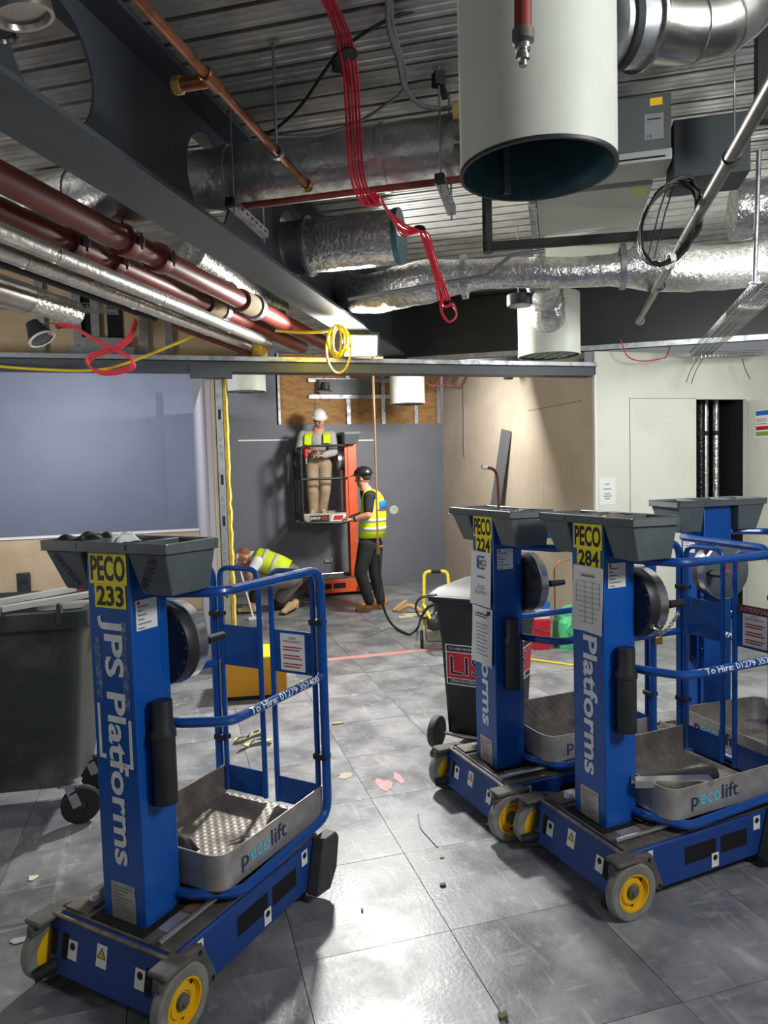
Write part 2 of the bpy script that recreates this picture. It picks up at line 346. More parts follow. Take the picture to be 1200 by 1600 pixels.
# partition seen end-on: lilac board face, board edges, steel stud, yellow insulation
pw = MB(); pw.box(0.285, 0.335, Y1+0.05, YB, 0, 2.70); M_lilac = mat('skimmed_board_lilac', (196, 192, 206), 0.7, c2=(206, 198, 196), ns=2)
pw = tag(pw.build('wall_partition', M_lilac, smooth=False), 'unfinished stud partition seen end-on with yellow insulation', kind='structure')
M_cream = mat('board_edge_cream', (232, 220, 188), 0.8)
for x0 in (0.337, 0.352): wallbox('board_layer', x0, x0+0.0135, Y1+0.04, YB, 0, 2.70, M_cream, '', pw)
m = MB(); m.box(0.368, 0.372, Y1+0.02, Y1+0.2, 0, 2.7); m.box(0.368, 0.436, Y1+0.02, Y1+0.024, 0, 2.7); m.box(0.432, 0.436, Y1+0.02, Y1+0.09, 0, 2.7)
st = m.build('steel_stud', M_galv, pw, smooth=False)
for z in (0.7, 1.35, 1.72, 2.3): m = MB(); m.box(0.39, 0.414, Y1+0.0185, Y1+0.021, z, z+0.09); m.build('service_hole', M_slot, st, smooth=False)
for z in (1.02, 1.09, 1.15, 1.52, 1.58, 1.98, 2.05, 2.11): m = MB(); m.box(0.388, 0.416, Y1+0.0185, Y1+0.0205, z, z+0.03); m.build('stud_print', M_inkgrey, st, smooth=False)
M_ins = mat('glass_wool_yellow', (236, 206, 96), 0.95, c2=(206, 172, 70), ns=18, nd=8, bump=0.6, bs=50)
m = MB(); n = 40
ring = []
for k in range(n+1):
    z = 2.68*k/n; w = 0.042+0.005*math.sin(k*2.1)+random.uniform(-0.004, 0.006)
    y0 = Y1+0.05+random.uniform(-0.005, 0.005)
    ring.append([(0.438, y0, z), (0.438+w*0.6, y0-0.015, z), (0.438+w, y0+0.02, z), (0.438+w*0.9, Y1+0.5, z), (0.438, Y1+0.5, z)])
m.loft(ring); m.build('insulation', M_ins, pw)
wallbox('board_layer_right', 0.50, 0.515, Y1+0.5, YB, 0, 2.7, M_wgrey, '', pw)
# beige wall of the recess
wr = wallbox('wall_right', XB, XB+0.1, Y1-0.0, YB, 0, 2.74, M_beige, 'bare beige plasterboard wall on the right of the recess')
for k, y in enumerate((7.6, 8.8, 9.9)): m = MB(); m.box(XB-0.0015, XB, y-0.002, y+0.002, 0, 2.74); m.build('board_joint', M_tan, wr, smooth=False)
a, b = atx(825, 642, XB), atx(910, 626, XB); m = MB(); m.bar(a-Vector((0.001, 0, 0)), b-Vector((0.001, 0, 0)), 0.002, 0.012); m.build('pencil_line', M_inkgrey, wr, smooth=False)
wallbox('upper_board', XB+0.02, XB+0.1, Y1+0.3, YB, 2.74, 3.66, M_beige, '', wr)
# white wall with the flush riser doors
wf = wallbox('wall_front_right', XB, 5.40, Y1-0.05, Y1, 0, 2.96, M_white, 'off-white wall with flush riser doors on the right')
wallbox('wall_head', 5.40, 6.06, Y1-0.05, Y1, 2.475, 2.96, M_white, '', wf)
wallbox('wall_section', 6.06, 9.0, Y1-0.05, Y1, 0, 2.96, M_white, '', wf)
m = MB(); m.box(XB-0.012, XB+0.012, Y1-0.062, Y1-0.04, 0, 2.72); m.build('corner_bead', M_paper, wf, smooth=False)
d1 = wallbox('door_1', 4.575, 5.395, Y1-0.056, Y1-0.050, 0, 2.48, M_white, 'flush off-white riser door, closed, left of the open riser')
m = MB(); m.box(4.568, 4.574, Y1-0.0515, Y1-0.0495, 0, 2.487); m.box(4.568, 5.40, Y1-0.0515, Y1-0.0495, 2.481, 2.487); m.build('door_gap', M_inkgrey, d1, smooth=False)
# open riser: dark cupboard with lagged pipes
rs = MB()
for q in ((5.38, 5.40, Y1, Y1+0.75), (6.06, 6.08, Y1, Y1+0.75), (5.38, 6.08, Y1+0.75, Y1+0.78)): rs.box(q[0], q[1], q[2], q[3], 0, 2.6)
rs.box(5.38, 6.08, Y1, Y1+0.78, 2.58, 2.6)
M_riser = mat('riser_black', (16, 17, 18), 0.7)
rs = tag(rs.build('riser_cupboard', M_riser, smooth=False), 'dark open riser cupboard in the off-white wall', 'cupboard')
M_blkfoil = mat('black_foil_lagging', (40, 40, 42), 0.2, 0.7, bump=0.5, bs=40)
for k, (x, r, mt) in enumerate(((5.46, 0.04, M_blkfoil), (5.59, 0.055, M_foil), (5.73, 0.05, M_blkfoil), (5.83, 0.035, M_foils), (5.94, 0.035, M_foil))):
    m = MB(); m.cyl((x, Y1+0.28+0.04*(k % 2), 0.0), (x, Y1+0.28+0.04*(k % 2), 2.57), r, seg=14)
    o = m.build('riser_pipe', mt); tag(o, ['thin black lagged riser pipe, leftmost in the open riser', 'widest silver foil lagged pipe in the open riser', 'black lagged pipe between the silver riser pipes', 'smooth slim silver riser pipe, second from the right', 'crinkled slim silver riser pipe, rightmost in the open riser'][k], 'pipe', 'pipes in the open riser')
    for z in (1.2, 2.1): m = MB(); m.cyl((x, Y1+0.28+0.04*(k % 2), z), (x, Y1+0.28+0.04*(k % 2), z+0.05), r+0.008, seg=14); m.build('pipe_band', M_rubber, o)
dl = MB(); dl.box(6.06, 6.10, Y1-0.75, Y1-0.06, 0.0, 2.46)
dl = tag(dl.build('door_2', M_white, smooth=False), 'open off-white riser door leaf with a safety notice', kind='structure')
s0 = atx(1193, 662, 6.06)
Mn = frame((6.0585, s0.y, s0.z), (0, -1, 0), (0, 0, 1))
nb = sheet('door_notice', 0.22, 0.30, Mn, M_paper, dl)
for (z, h, mt) in ((0.115, 0.05, mat('notice_blue', (40, 110, 190), 0.5)), (-0.045, 0.04, M_red), (-0.105, 0.045, mat('notice_green', (130, 170, 70), 0.5))):
    m = MB(); m.box(-0.10, 0.10, z-h/2, z+h/2, 0.0009, 0.0016); m.build('notice_band', mt, nb, smooth=False)
for z in (0.05, 0.03, 0.0): m = MB(); m.box(-0.09, 0.05, z-0.004, z+0.004, 0.0009, 0.0016); m.build('notice_text_line', M_inkgrey, nb, smooth=False)
# notice on the white wall
c = aty(949, 767, Y1-0.05); wn = sheet('wall_notice', 0.19, 0.28, frame((c.x, Y1-0.051, c.z), (1, 0, 0), (0, 0, 1)), M_paper, None)
tag(wn, 'white paper notice in a plastic sleeve on the off-white wall', 'notice')
for z, w in ((0.07, 0.05), (0.02, 0.09), (-0.03, 0.07), (-0.055, 0.1), (-0.08, 0.06)):
    m = MB(); m.box(-w/2, w/2, z-0.005, z+0.005, 0.0009, 0.0015); m.build('notice_text_line', M_inkgrey, wn, smooth=False)
# lintel channel across the opening
m = MB(); m.box(-6, XB+0.01, Y1-0.05, Y1+0.14, 2.715, 2.80)
li = tag(m.build('trim_1', M_beam, smooth=False), 'long steel header channel across the opening', kind='structure')
m = MB(); m.box(-6, XB+0.01, Y1-0.08, Y1+0.10, 2.80, 2.806); m.box(-6, XB+0.01, Y1-0.08, Y1-0.075, 2.80, 2.845); m.build('track', M_galv, li, smooth=False)
m = MB(); m.box(0.16, 0.52, Y1-0.06, Y1+0.02, 2.66, 2.78); m.build('header_plate', M_beam, li, smooth=False)
# bulkhead boards and studs above the lintel
bh = wallbox('wall_bulkhead', -6.0, 0.92, Y1+0.45, Y1+0.50, 2.80, 3.64, M_tan, 'tan bulkhead boards with steel studs above the header')
for x in (-1.08, -0.78, -0.63, -0.22, 0.0, 0.66, 0.86):
    m = MB(); m.box(x-0.035, x+0.035, Y1+0.40, Y1+0.45, 2.80, 3.6); m.build('bulkhead_stud', M_galv, bh, smooth=False)
for x0, x1 in ((-0.76, -0.66), (-0.53, -0.40)):
    m = MB(); m.box(x0, x1, Y1+0.435, Y1+0.449, 2.95, 3.5); m.build('bulkhead_gap', M_slot, bh, smooth=False)
m = MB(); m.box(-0.85, -0.30, Y1+0.30, Y1+0.42, 2.90, 2.97); m.box(-0.75, -0.4, Y1+0.3, Y1+0.4, 2.97, 3.05); m.build('bracket', M_galv, bh, smooth=False)
b2 = wallbox('wall_bulkhead_right', 1.9, XB, Y1+1.5, Y1+1.55, 2.97, 3.64, M_wgrey, 'grey bulkhead with tan boards and studs over the recess')
for x0, x1 in ((2.02, 2.45), (2.52, 3.05)): wallbox('tan_board', x0, x1, Y1+1.46, Y1+1.50, 2.97, 3.45, M_tan, '', b2)
for x in (1.98, 2.485, 3.12, 3.2): m = MB(); m.box(x-0.035, x+0.035, Y1+1.42, Y1+1.47, 2.97, 3.6); m.build('bulkhead_stud', M_galv, b2, smooth=False)
# deck
ceil = MB(); ceil.M = MS; ceil.box(-7, 8, -2.5, 12.5, ZD+0.07, ZD+0.12)
ceil = tag(ceil.build('ceiling', M_beamdk, smooth=False), 'corrugated galvanised steel deck soffit', kind='structure')
prof = [(0, 0), (0.026, 0), (0.034, 0.0035), (0.046, 0.0035), (0.054, 0), (0.074, 0), (0.082, 0.0035), (0.094, 0.0035), (0.102, 0), (0.122, 0), (0.116, 0.055), (0.156, 0.055)]
pp = [(k*0.15+x, z) for k in range(4) for x, z in prof]+[(0.6, 0.0)]
m = MB(); n = len(pp); vs = [(x, y, z) for x in (-7.0, 8.0) for y, z in pp]; m.add(vs, [(k, k+1, n+k+1, n+k) for k in range(n-1)])
base = None
for k in range(-3, 20):
    if base is None: o = base = m.build('deck_sheet', M_deck, ceil, smooth=False)
    else: o = base.copy(); COL.objects.link(o)
    o.matrix_local = Matrix.Translation(SS*(k*0.6+0.05)+Vector((0, 0, ZD))) @ MS
# main cellular beam
def ibeam(name, mt, n0, s0, s1, zb, zt, fw, label, holes=(), hr=0.185, rot=False, tf=0.022, tw=0.012):
    root = empty(name, S(n0, s0, zb) if not rot else S(s0, n0, zb))
    M0 = MS if not rot else MS @ Matrix(((0, 1, 0, 0), (-1, 0, 0, 0), (0, 0, 1, 0), (0, 0, 0, 1))) 
    def bd(nm, mb): 
        o = mb.build(nm, mt, root, smooth=True, ang=30); o.matrix_parent_inverse = Matrix.Translation(-root.location); return o
    def pt(a, b, z): return S(n0+a, b, z) if not rot else S(b, n0+a, z)
    for nm, z0, z1 in (('bottom_flange', zb, zb+tf), ('top_flange', zt-tf, zt)):
        m = MB(); m.hexa([pt(-fw/2, s0, z0), pt(fw/2, s0, z0), pt(fw/2, s1, z0), pt(-fw/2, s1, z0), pt(-fw/2, s0, z1), pt(fw/2, s0, z1), pt(fw/2, s1, z1), pt(-fw/2, s1, z1)]); bd(nm, m)
    m = MB(); zc = (zb+zt)/2-0.01; cuts = sorted(holes); pos = s0; NB = 28
    def panel(a, b):
        m.hexa([pt(-tw/2, a, zb+tf), pt(tw/2, a, zb+tf), pt(tw/2, b, zb+tf), pt(-tw/2, b, zb+tf), pt(-tw/2, a, zt-tf), pt(tw/2, a, zt-tf), pt(tw/2, b, zt-tf), pt(-tw/2, b, zt-tf)])
    for h in cuts:
        a, b = h-0.26, h+0.26; panel(pos, a); pos = b
        out = []; inn = []
        for k in range(NB):
            t = 2*PI*k/NB; c, si = math.cos(t), math.sin(t)
            q = min(0.26/abs(c) if abs(c) > 1e-6 else 9, ((zt-tf-zc) if si > 0 else (zc-zb-tf))/abs(si) if abs(si) > 1e-6 else 9)
            out.append((h+q*c, zc+q*si)); inn.append((h+hr*c, zc+hr*si))
        vs = [pt(sg*tw/2, *p) for sg in (-1, 1) for ring in (out, inn) for p in ring]; fs = []
        for k in range(NB):
            j = (k+1) % NB
            fs += [(k, j, NB+j, NB+k), (2*NB+k, 3*NB+k, 3*NB+j, 2*NB+j), (NB+k, NB+j, 3*NB+j, 3*NB+k)]
        m.add(vs, fs)
        for ca in ((a, zb+tf), (a, zt-tf), (b, zb+tf), (b, zt-tf)):     # square off the corners
            k0 = min(range(NB), key=lambda k: (out[k][0]-ca[0])**2+(out[k][1]-ca[1])**2)
            for e in (k0-1, k0+1):
                e %= NB; pA, pB = out[k0], out[e]
                m.add([pt(tw/2, *ca), pt(tw/2, *pA), pt(tw/2, *pB), pt(-tw/2, *ca), pt(-tw/2, *pA), pt(-tw/2, *pB)], [(0, 1, 2), (5, 4, 3)])
    panel(pos, s1); bd('web', m)
    return tag(root, label, 'beam')
ibeam('steel_beam', M_beam, -1.765, -1.0, 7.72, 3.05, ZD-0.004, 0.285, 'grey cellular steel beam with round web holes running over the lifts', holes=(1.15, 2.335, 3.52, 4.70, 5.88), hr=0.232)
xb = ibeam('cross_beam', M_beamdk, 7.86, -1.9, 6.0, 3.0, ZD-0.004, 0.24, 'dark painted cross beam above the off-white wall', rot=True)
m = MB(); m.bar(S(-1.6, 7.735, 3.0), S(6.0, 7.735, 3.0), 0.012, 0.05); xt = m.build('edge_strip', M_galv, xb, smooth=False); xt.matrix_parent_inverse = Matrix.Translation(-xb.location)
# ------------------------------------------------------------------ the personnel lifts
def make_lift(body_m, tube_m, chas_m, dz=0.0, hub_m=None, dark=False):
    root = empty('personnel_lift')
    hub_m = hub_m or M_hub
    # chassis
    m = MB(); m.prism([(0.0, 0.055), (0.035, 0.245), (0.93, 0.245), (0.93, 0.055)], -0.285, 0.285, 'x'); ch = m.build('chassis', chas_m, root, bevel=0.006)
    m = MB(); m.box(-0.27, 0.27, 0.06, 0.92, 0.2452, 0.252); m.build('chassis_top', M_dirt, ch, smooth=False)
    m = MB(); m.tube([(-0.28, 0.034, 0.25), (0.28, 0.034, 0.25)], 0.007, 6); m.build('front_lip', M_rustlip, ch)
    m = MB(); m.box(-0.13, 0.13, 0.07, 0.31, 0.250, 0.256); m.build('mast_well', M_slot, ch, smooth=False)
    for s in (-1, 1):
        for y0, y1, z0, z1 in ((0.37, 0.55, 0.12, 0.195), (0.58, 0.74, 0.12, 0.195)):
            m = MB(); m.box(s*0.2845, s*0.2862, y0, y1, z0, z1); m.build('side_slot', M_slot, ch, smooth=False)
        for x in (0.205, 0.262):
            m = MB(); x *= s; m.hexa([(x-0.013, 0.0135, 0.115), (x+0.013, 0.0135, 0.115), (x+0.013, 0.030, 0.115), (x-0.013, 0.030, 0.115), (x-0.013, 0.0270, 0.20), (x+0.013, 0.0270, 0.20), (x+0.013, 0.042, 0.20), (x-0.013, 0.042, 0.20)])
            for k in range(len(m.v)): m.v[k] = m.v[k]-Vector((0, 0.0045, 0))
            m.build('front_slot', M_slot, ch, smooth=False)
    sl = 0.184
    def front(x, z, lift=0.0): return frame((x, sl*(z-0.055)-0.0008-lift, z), (1, 0, 0), (0, 0.18, 1))
    for x in (-0.165, 0.165):
        st = sheet('safety_sticker', 0.045, 0.065, front(x, 0.155), M_paper, ch)
        m = MB(); m.lathe([(0.0, 0.0016), (0.013, 0.0016)], (0, 0.012, 0), (0, 0, 1), 12); m.build('sticker_symbol', M_ink, st, smooth=False)
    st = sheet('warning_sticker', 0.05, 0.075, front(-0.02, 0.175), M_paper, ch)
    m = MB(); m.add([(-0.022, -0.008, 0.0014), (0.022, -0.008, 0.0014), (0, 0.03, 0.0014)], [(0, 1, 2)]); m.build('warning_triangle', M_ink, st, smooth=False)
    m = MB(); m.add([(-0.016, -0.005, 0.0018), (0.016, -0.005, 0.0018), (0, 0.023, 0.0018)], [(0, 1, 2)]); m.build('warning_fill', M_warn, st, smooth=False)
    for y, z in ((0.17, 0.20), (0.545, 0.10), (0.80, 0.205)):
        st = sheet('side_sticker', 0.042, 0.062, frame((0.2866, y, z), (0, 1, 0), (0, 0, 1)), M_paper, ch)
        m = MB(); m.lathe([(0.0, 0.0014), (0.013, 0.0014)], (0, 0.01, 0), (0, 0, 1), 12); m.build('sticker_symbol', M_ink, st, smooth=False)
    m = MB(); m.tube([(0.215, 0.06, 0.268), (0.215, 0.62, 0.268)], 0.011, 8); m.build('lock_bar', M_steel, ch)
    m = MB(); m.box(0.135, 0.185, 0.25, 0.32, 0.252, 0.2545); m.build('deck_label', mat('dirty_red_label', (140, 70, 64), 0.7, c2=(110, 96, 88), ns=30) if 'dirty_red_label' not in _mats else _mats['dirty_red_label'], ch, smooth=False); m = MB(); m.box(0.135, 0.185, 0.13, 0.24, 0.252, 0.2542); m.build('deck_label', M_alu, ch, smooth=False)
    m = MB(); m.box(-0.26, -0.16, 0.07, 0.36, 0.252, 0.262); bk = m.build('fixing_plate', M_dirt, ch, smooth=False)
    m = MB(); m.lathe([(0, 0.018), (0.016, 0.018), (0.02, 0.01), (0.02, 0)], (-0.20, 0.15, 0.262), (0, 0, 1), 12); m.build('plate_cap', M_paper, bk)
    # wheels with guards
    for s in (-1, 1):
        c = (s*0.292, 0.045, 0.115); ax = (s, 0, 0)
        m = MB(); m.lathe([(0.078, 0), (0.108, 0), (0.115, 0.008), (0.115, 0.040), (0.108, 0.048), (0.078, 0.048)], c, ax, 28); w = m.build('wheel', M_tyre, root)
        m = MB(); m.lathe([(0.0, 0.030), (0.03, 0.030), (0.034, 0.036), (0.05, 0.036), (0.055, 0.026), (0.066, 0.026), (0.07, 0.046), (0.079, 0.046), (0.079, 0.004), (0, 0.004)], c, ax, 28); h = m.build('hub', hub_m, w)
        m = MB(); m.lathe([(0.0, 0.052), (0.012, 0.052), (0.014, 0.046), (0.024, 0.044), (0.026, 0.03)], c, ax, 14); m.build('axle_cap', M_guard, w)
        m = MB()
        for k in range(3): a = 2*PI*k/3+0.6; m.lathe([(0, 0.0275), (0.008, 0.0275)], (c[0], c[1]+0.058*math.cos(a), c[2]+0.058*math.sin(a)), ax, 8)
        m.build('hub_hole', M_slot, w, smooth=False)
        m = MB(); m.prism([(-0.045, 0.235), (0.085, 0.255), (0.155, 0.238), (0.212, 0.105), (0.202, 0.078), (0.168, 0.085), (0.138, 0.185), (0.02, 0.205), (-0.05, 0.195)], s*0.287, s*0.325, 'x'); g = m.build('wheel_guard', M_guard, root, bevel=0.008)
        m = MB(); m.box(min(s*0.26, s*0.345), max(s*0.26, s*0.345), -0.04, 0.075, 0.233, 0.252); m.build('guard_cap', M_guard, g, bevel=0.008)
        for y, z in ((0.190, 0.10), (0.135, 0.222)): m = MB(); m.lathe([(0, 0.0395), (0.009, 0.0395), (0.009, 0.03)], (s*0.287, y, z), ax, 8); m.build('guard_bolt', M_slot, g)
        m = MB(); m.cyl((s*0.245, 0.03, 0.085), (s*0.285, -0.055, 0.065), 0.024, 0.021, 12); m.build('bumper_stub', M_rubber, root)
        # rear corner pads and rear castors
        m = MB(); m.prism([(0.80, 0.045), (0.905, 0.03), (0.96, 0.10), (0.985, 0.225), (0.965, 0.255), (0.865, 0.262)], s*0.286, s*0.345, 'x'); p = m.build('rear_bumper', M_pad, root, bevel=0.008)
        for y, z in ((0.93, 0.20), (0.90, 0.10), (0.845, 0.07)): m = MB(); m.lathe([(0, 0.062), (0.009, 0.062), (0.01, 0.058)], (s*0.286, y, z), ax, 8); m.build('bumper_bolt', M_guard, p)
        m = MB(); m.cyl((s*0.20, 0.83, 0.05), (s*0.25, 0.83, 0.05), 0.05, seg=16); m.build('castor', M_rubber, root)
    # mast
    if dz:
        m = MB(); m.box(-0.08, 0.08, 0.125, 0.235, 0.245, 1.5); m.build('inner_mast', M_orange if dark else body_m, root, bevel=0.004)
    up = root
    z0 = 0.215 if not dz else 0.30
    m = MB(); m.box(-0.103, 0.103, 0.11, 0.243, z0+dz, 1.567+dz); mast = m.build('mast', body_m, up, bevel=0.005)
    m = MB(); m.box(-0.094, 0.094, 0.245, 0.286, z0+dz, 1.567+dz); m.build('mast_cover', body_m, mast, bevel=0.004)
    for z in (0.45, 0.75, 1.05, 1.32):
        m = MB(); m.lathe([(0, 0.004), (0.005, 0.004), (0.006, 0)], (0.0945, 0.268, z+dz), (1, 0, 0), 8); m.build('screw', M_steel, mast)
    # tool tray across the mast head
    m = MB(); T = 1.60+dz; x, y0, y1, t = 0.305, 0.082, 0.332, 0.016
    m.box(-x, x, y0, y0+t, T-0.036, T); m.box(-x, x, y1-t, y1, T-0.036, T); m.box(-x, -x+t, y0, y1, T-0.036, T); m.box(x-t, x, y0, y1, T-0.036, T)
    for xx in (-0.115, 0.125): m.box(xx-0.01, xx+0.01, y0, y1, T-0.03, T-0.002)
    tray = m.build('tool_tray', M_tray, up, bevel=0.004)
    for nm, a0, a1, b0, b1 in (('tray_bin', -0.296, -0.112, -0.245, -0.117), ('tray_bin', 0.122, 0.296, 0.135, 0.272)):
        m = MB(); zt, zb = T-0.03, T-0.178
        m.hexa([(b0, 0.135, zb), (b1, 0.135, zb), (b1, 0.315, zb), (b0, 0.315, zb), (a0, 0.090, zt), (a1, 0.090, zt), (a1, 0.325, zt), (a0, 0.325, zt)]); m.build(nm, M_tray, tray, bevel=0.006)
    m = MB(); m.box(-0.29, 0.29, 0.097, 0.317, T-0.029, T-0.024); m.build('tray_floor', M_traydk, tray, smooth=False)
    # hand wheel gearbox behind the mast
    m = MB(); c = (0.035, 0.288, 1.205+dz); m.lathe([(0.0, 0.0), (0.148, 0.0), (0.152, 0.006), (0.152, 0.052)], c, (0, 1, 0), 36); rl = m.build('gearbox', M_black, up)
    m = MB(); m.lathe([(0.153, 0.052), (0.158, 0.055), (0.158, 0.095), (0.150, 0.10)], c, (0, 1, 0), 36); m.build('gearbox_rim', M_steel, rl)
    m = MB(); m.lathe([(0.150, 0.099), (0.12, 0.112), (0.05, 0.122), (0.0, 0.122)], c, (0, 1, 0), 36); m.build('gearbox_cover', M_tray, rl)
    m = MB(); m.lathe([(0.030, 0.1225), (0.050, 0.1225)], (c[0]-0.02, c[1], c[2]+0.03), (0, 1, 0), 20); m.build('cover_ring', M_inkred, rl)
    m = MB()
    for k in range(16): a = 2*PI*k/16; m.lathe([(0, -0.002), (0.004, -0.002), (0.004, 0.001)], (c[0]+0.138*math.cos(a), c[1], c[2]+0.138*math.sin(a)), (0, 1, 0), 6)
    m.build('rim_bolts', M_steel, rl)['kind'] = 'stuff'
    m = MB(); m.tube([(c[0], 0.405, c[2]), (c[0]+0.06, 0.415, c[2]), (c[0]+0.12, 0.42, c[2]+0.0)], 0.014, 8); m.build('crank_arm', M_steel, rl)
    m = MB(); m.cyl((c[0]+0.125, 0.41, c[2]), (c[0]+0.125, 0.50, c[2]), 0.018, 0.014, 10); m.build('crank_handle', M_rubber, rl)
    # document tube on the mast side
    m = MB(); m.lathe([(0.0, 0.36), (0.034, 0.36), (0.036, 0.352), (0.036, 0.27), (0.045, 0.25), (0.045, 0.232), (0.041, 0.228), (0.041, 0.0), (0, 0)], (0.150, 0.185, 0.685+dz), (0, 0, 1), 20); ct = m.build('document_tube', M_black, up)
    m = MB(); m.box(0.1, 0.125, 0.15, 0.215, 0.91+dz, 0.95+dz); m.box(0.1, 0.125, 0.16, 0.21, 0.67+dz, 0.695+dz); m.build('tube_bracket', M_rubber, ct, bevel=0.004)
    # platform pan
    pz = 0.30+dz; out = fillet([(-0.275, 0.97), (-0.275, 0.305), (0.275, 0.305), (0.275, 0.97)], 0.075, 8) if False else None
    poly = [(p.x, p.y) for p in fillet([(-0.275, 0.968, 0), (-0.275, 0.305, 0), (0.275, 0.305, 0), (0.275, 0.968, 0)], 0.08, 8)]
    inn = [(p.x, p.y) for p in fillet([(-0.271, 0.968, 0), (-0.271, 0.309, 0), (0.271, 0.309, 0), (0.271, 0.968, 0)], 0.076, 8)]
    m = MB(); k = len(poly); h = 0.145
    vs = [(x, y, pz) for x, y in poly]+[(x, y, pz+h) for x, y in poly]+[(x, y, pz) for x, y in inn]+[(x, y, pz+h) for x, y in inn]
    fs = [(i, i+1, k+i+1, k+i) for i in range(k-1)]+[(2*k+i, 3*k+i, 3*k+i+1, 2*k+i+1) for i in range(k-1)]+[(k+i, k+i+1, 3*k+i+1, 3*k+i) for i in range(k-1)]
    fs += [(0, k, 3*k, 2*k), (k-1, 3*k-1, 4*k-1, 2*k-1)]
    m.add(vs, fs); pan = m.build('platform_side', M_alu if not dark else M_black, up)
    m = MB(); m.prism(poly, pz-0.006, pz+0.012, 'z'); m.build('platform_floor', M_check, up)
    for s in (-1, 1):
        m = MB(); m.box(s*0.2692, s*0.2708, 0.40, 0.965, pz+0.014, pz+h-0.004); m.build('tread_lining', M_check, pan, smooth=False)
    # guard rails
    X = 0.302; yb = 0.965; tz = 1.405+dz
    for s in (-1, 1):
        m = MB(); m.tube(fillet([(s*0.09, 0.235, tz+0.004), (s*0.13, 0.25, tz+0.004), (s*X, 0.345, tz), (s*X, yb, tz-0.005), (s*X, yb, pz+0.02), (s*X, 0.37, pz-0.005), (s*0.15, 0.285, pz-0.005), (s*0.09, 0.275, pz-0.005)], 0.085, 7), 0.019, 10)
        g = m.build('guard_rail', tube_m, up)
        m = MB(); m.tube(fillet([(s*0.09, 0.262, 0.935+dz), (s*0.15, 0.275, 0.935+dz), (s*X, 0.36, 0.935+dz), (s*X, yb, 0.935+dz)], 0.085, 7), 0.018, 10); m.build('middle_rail', tube_m, g)
        for z in (1.17, 0.58):
            m = MB(); m.box(min(s*(X-0.055), s*(X+0.012)), max(s*(X-0.055), s*(X+0.012)), yb-0.024, yb+0.024, z+dz-0.012, z+dz+0.012); m.build('hinge_clamp', M_rubber, g, bevel=0.004)
        m = MB(); m.tube([(s*(X-0.03), yb, 1.16+dz), (s*(X-0.03), yb, 0.95+dz)], 0.006, 6); m.build('gate_spring', M_steel, g)
        # gates
        a, b = s*0.258, s*0.035
        m = MB(); m.tube(fillet([(a, yb, pz+0.03), (a, yb, tz-0.02), (b, yb, tz-0.02), (b, yb, pz+0.03)], 0.055, 6), 0.0125, 8); gt = m.build('gate', tube_m, up)
        lo, hi = min(a, b), max(a, b)
        m = MB(); m.box(lo, hi, yb-0.003, yb+0.003, 0.93+dz, 1.12+dz); m.build('gate_panel', tube_m, gt, smooth=False)
        m = MB(); m.box(lo-0.01, hi+0.01, yb-0.003, yb+0.003, pz+0.03, pz+0.15); m.build('kick_plate', tube_m, gt, smooth=False)
        if s == 1 and not dark:
            sh = sheet('gate_notice', 0.13, 0.165, frame(((a+b)/2, yb-0.0035, 1.025), (1, 0, 0), (0, 0, 1)), M_paper, gt)
            lettering('notice_heading', "USER'S\nRESPONSIBILITY", 0.026, frame((0, 0.055, 0.0009), (1, 0, 0), (0, 1, 0)), M_inkred, sh, width=0.10)
            m = MB()
            for k in range(8):
                if k % 3 != 2: m.box(-0.05, 0.05-0.012*(k % 2), 0.022-k*0.0125-0.003, 0.022-k*0.0125+0.003, 0.0009, 0.0014)
            m.build('notice_text', M_inkred, sh, smooth=False)
    return root
def front_frame(x, z, yo=0.0): return frame((x, 0.11-0.0012-yo, z), (1, 0, 0), (0, 0, 1))
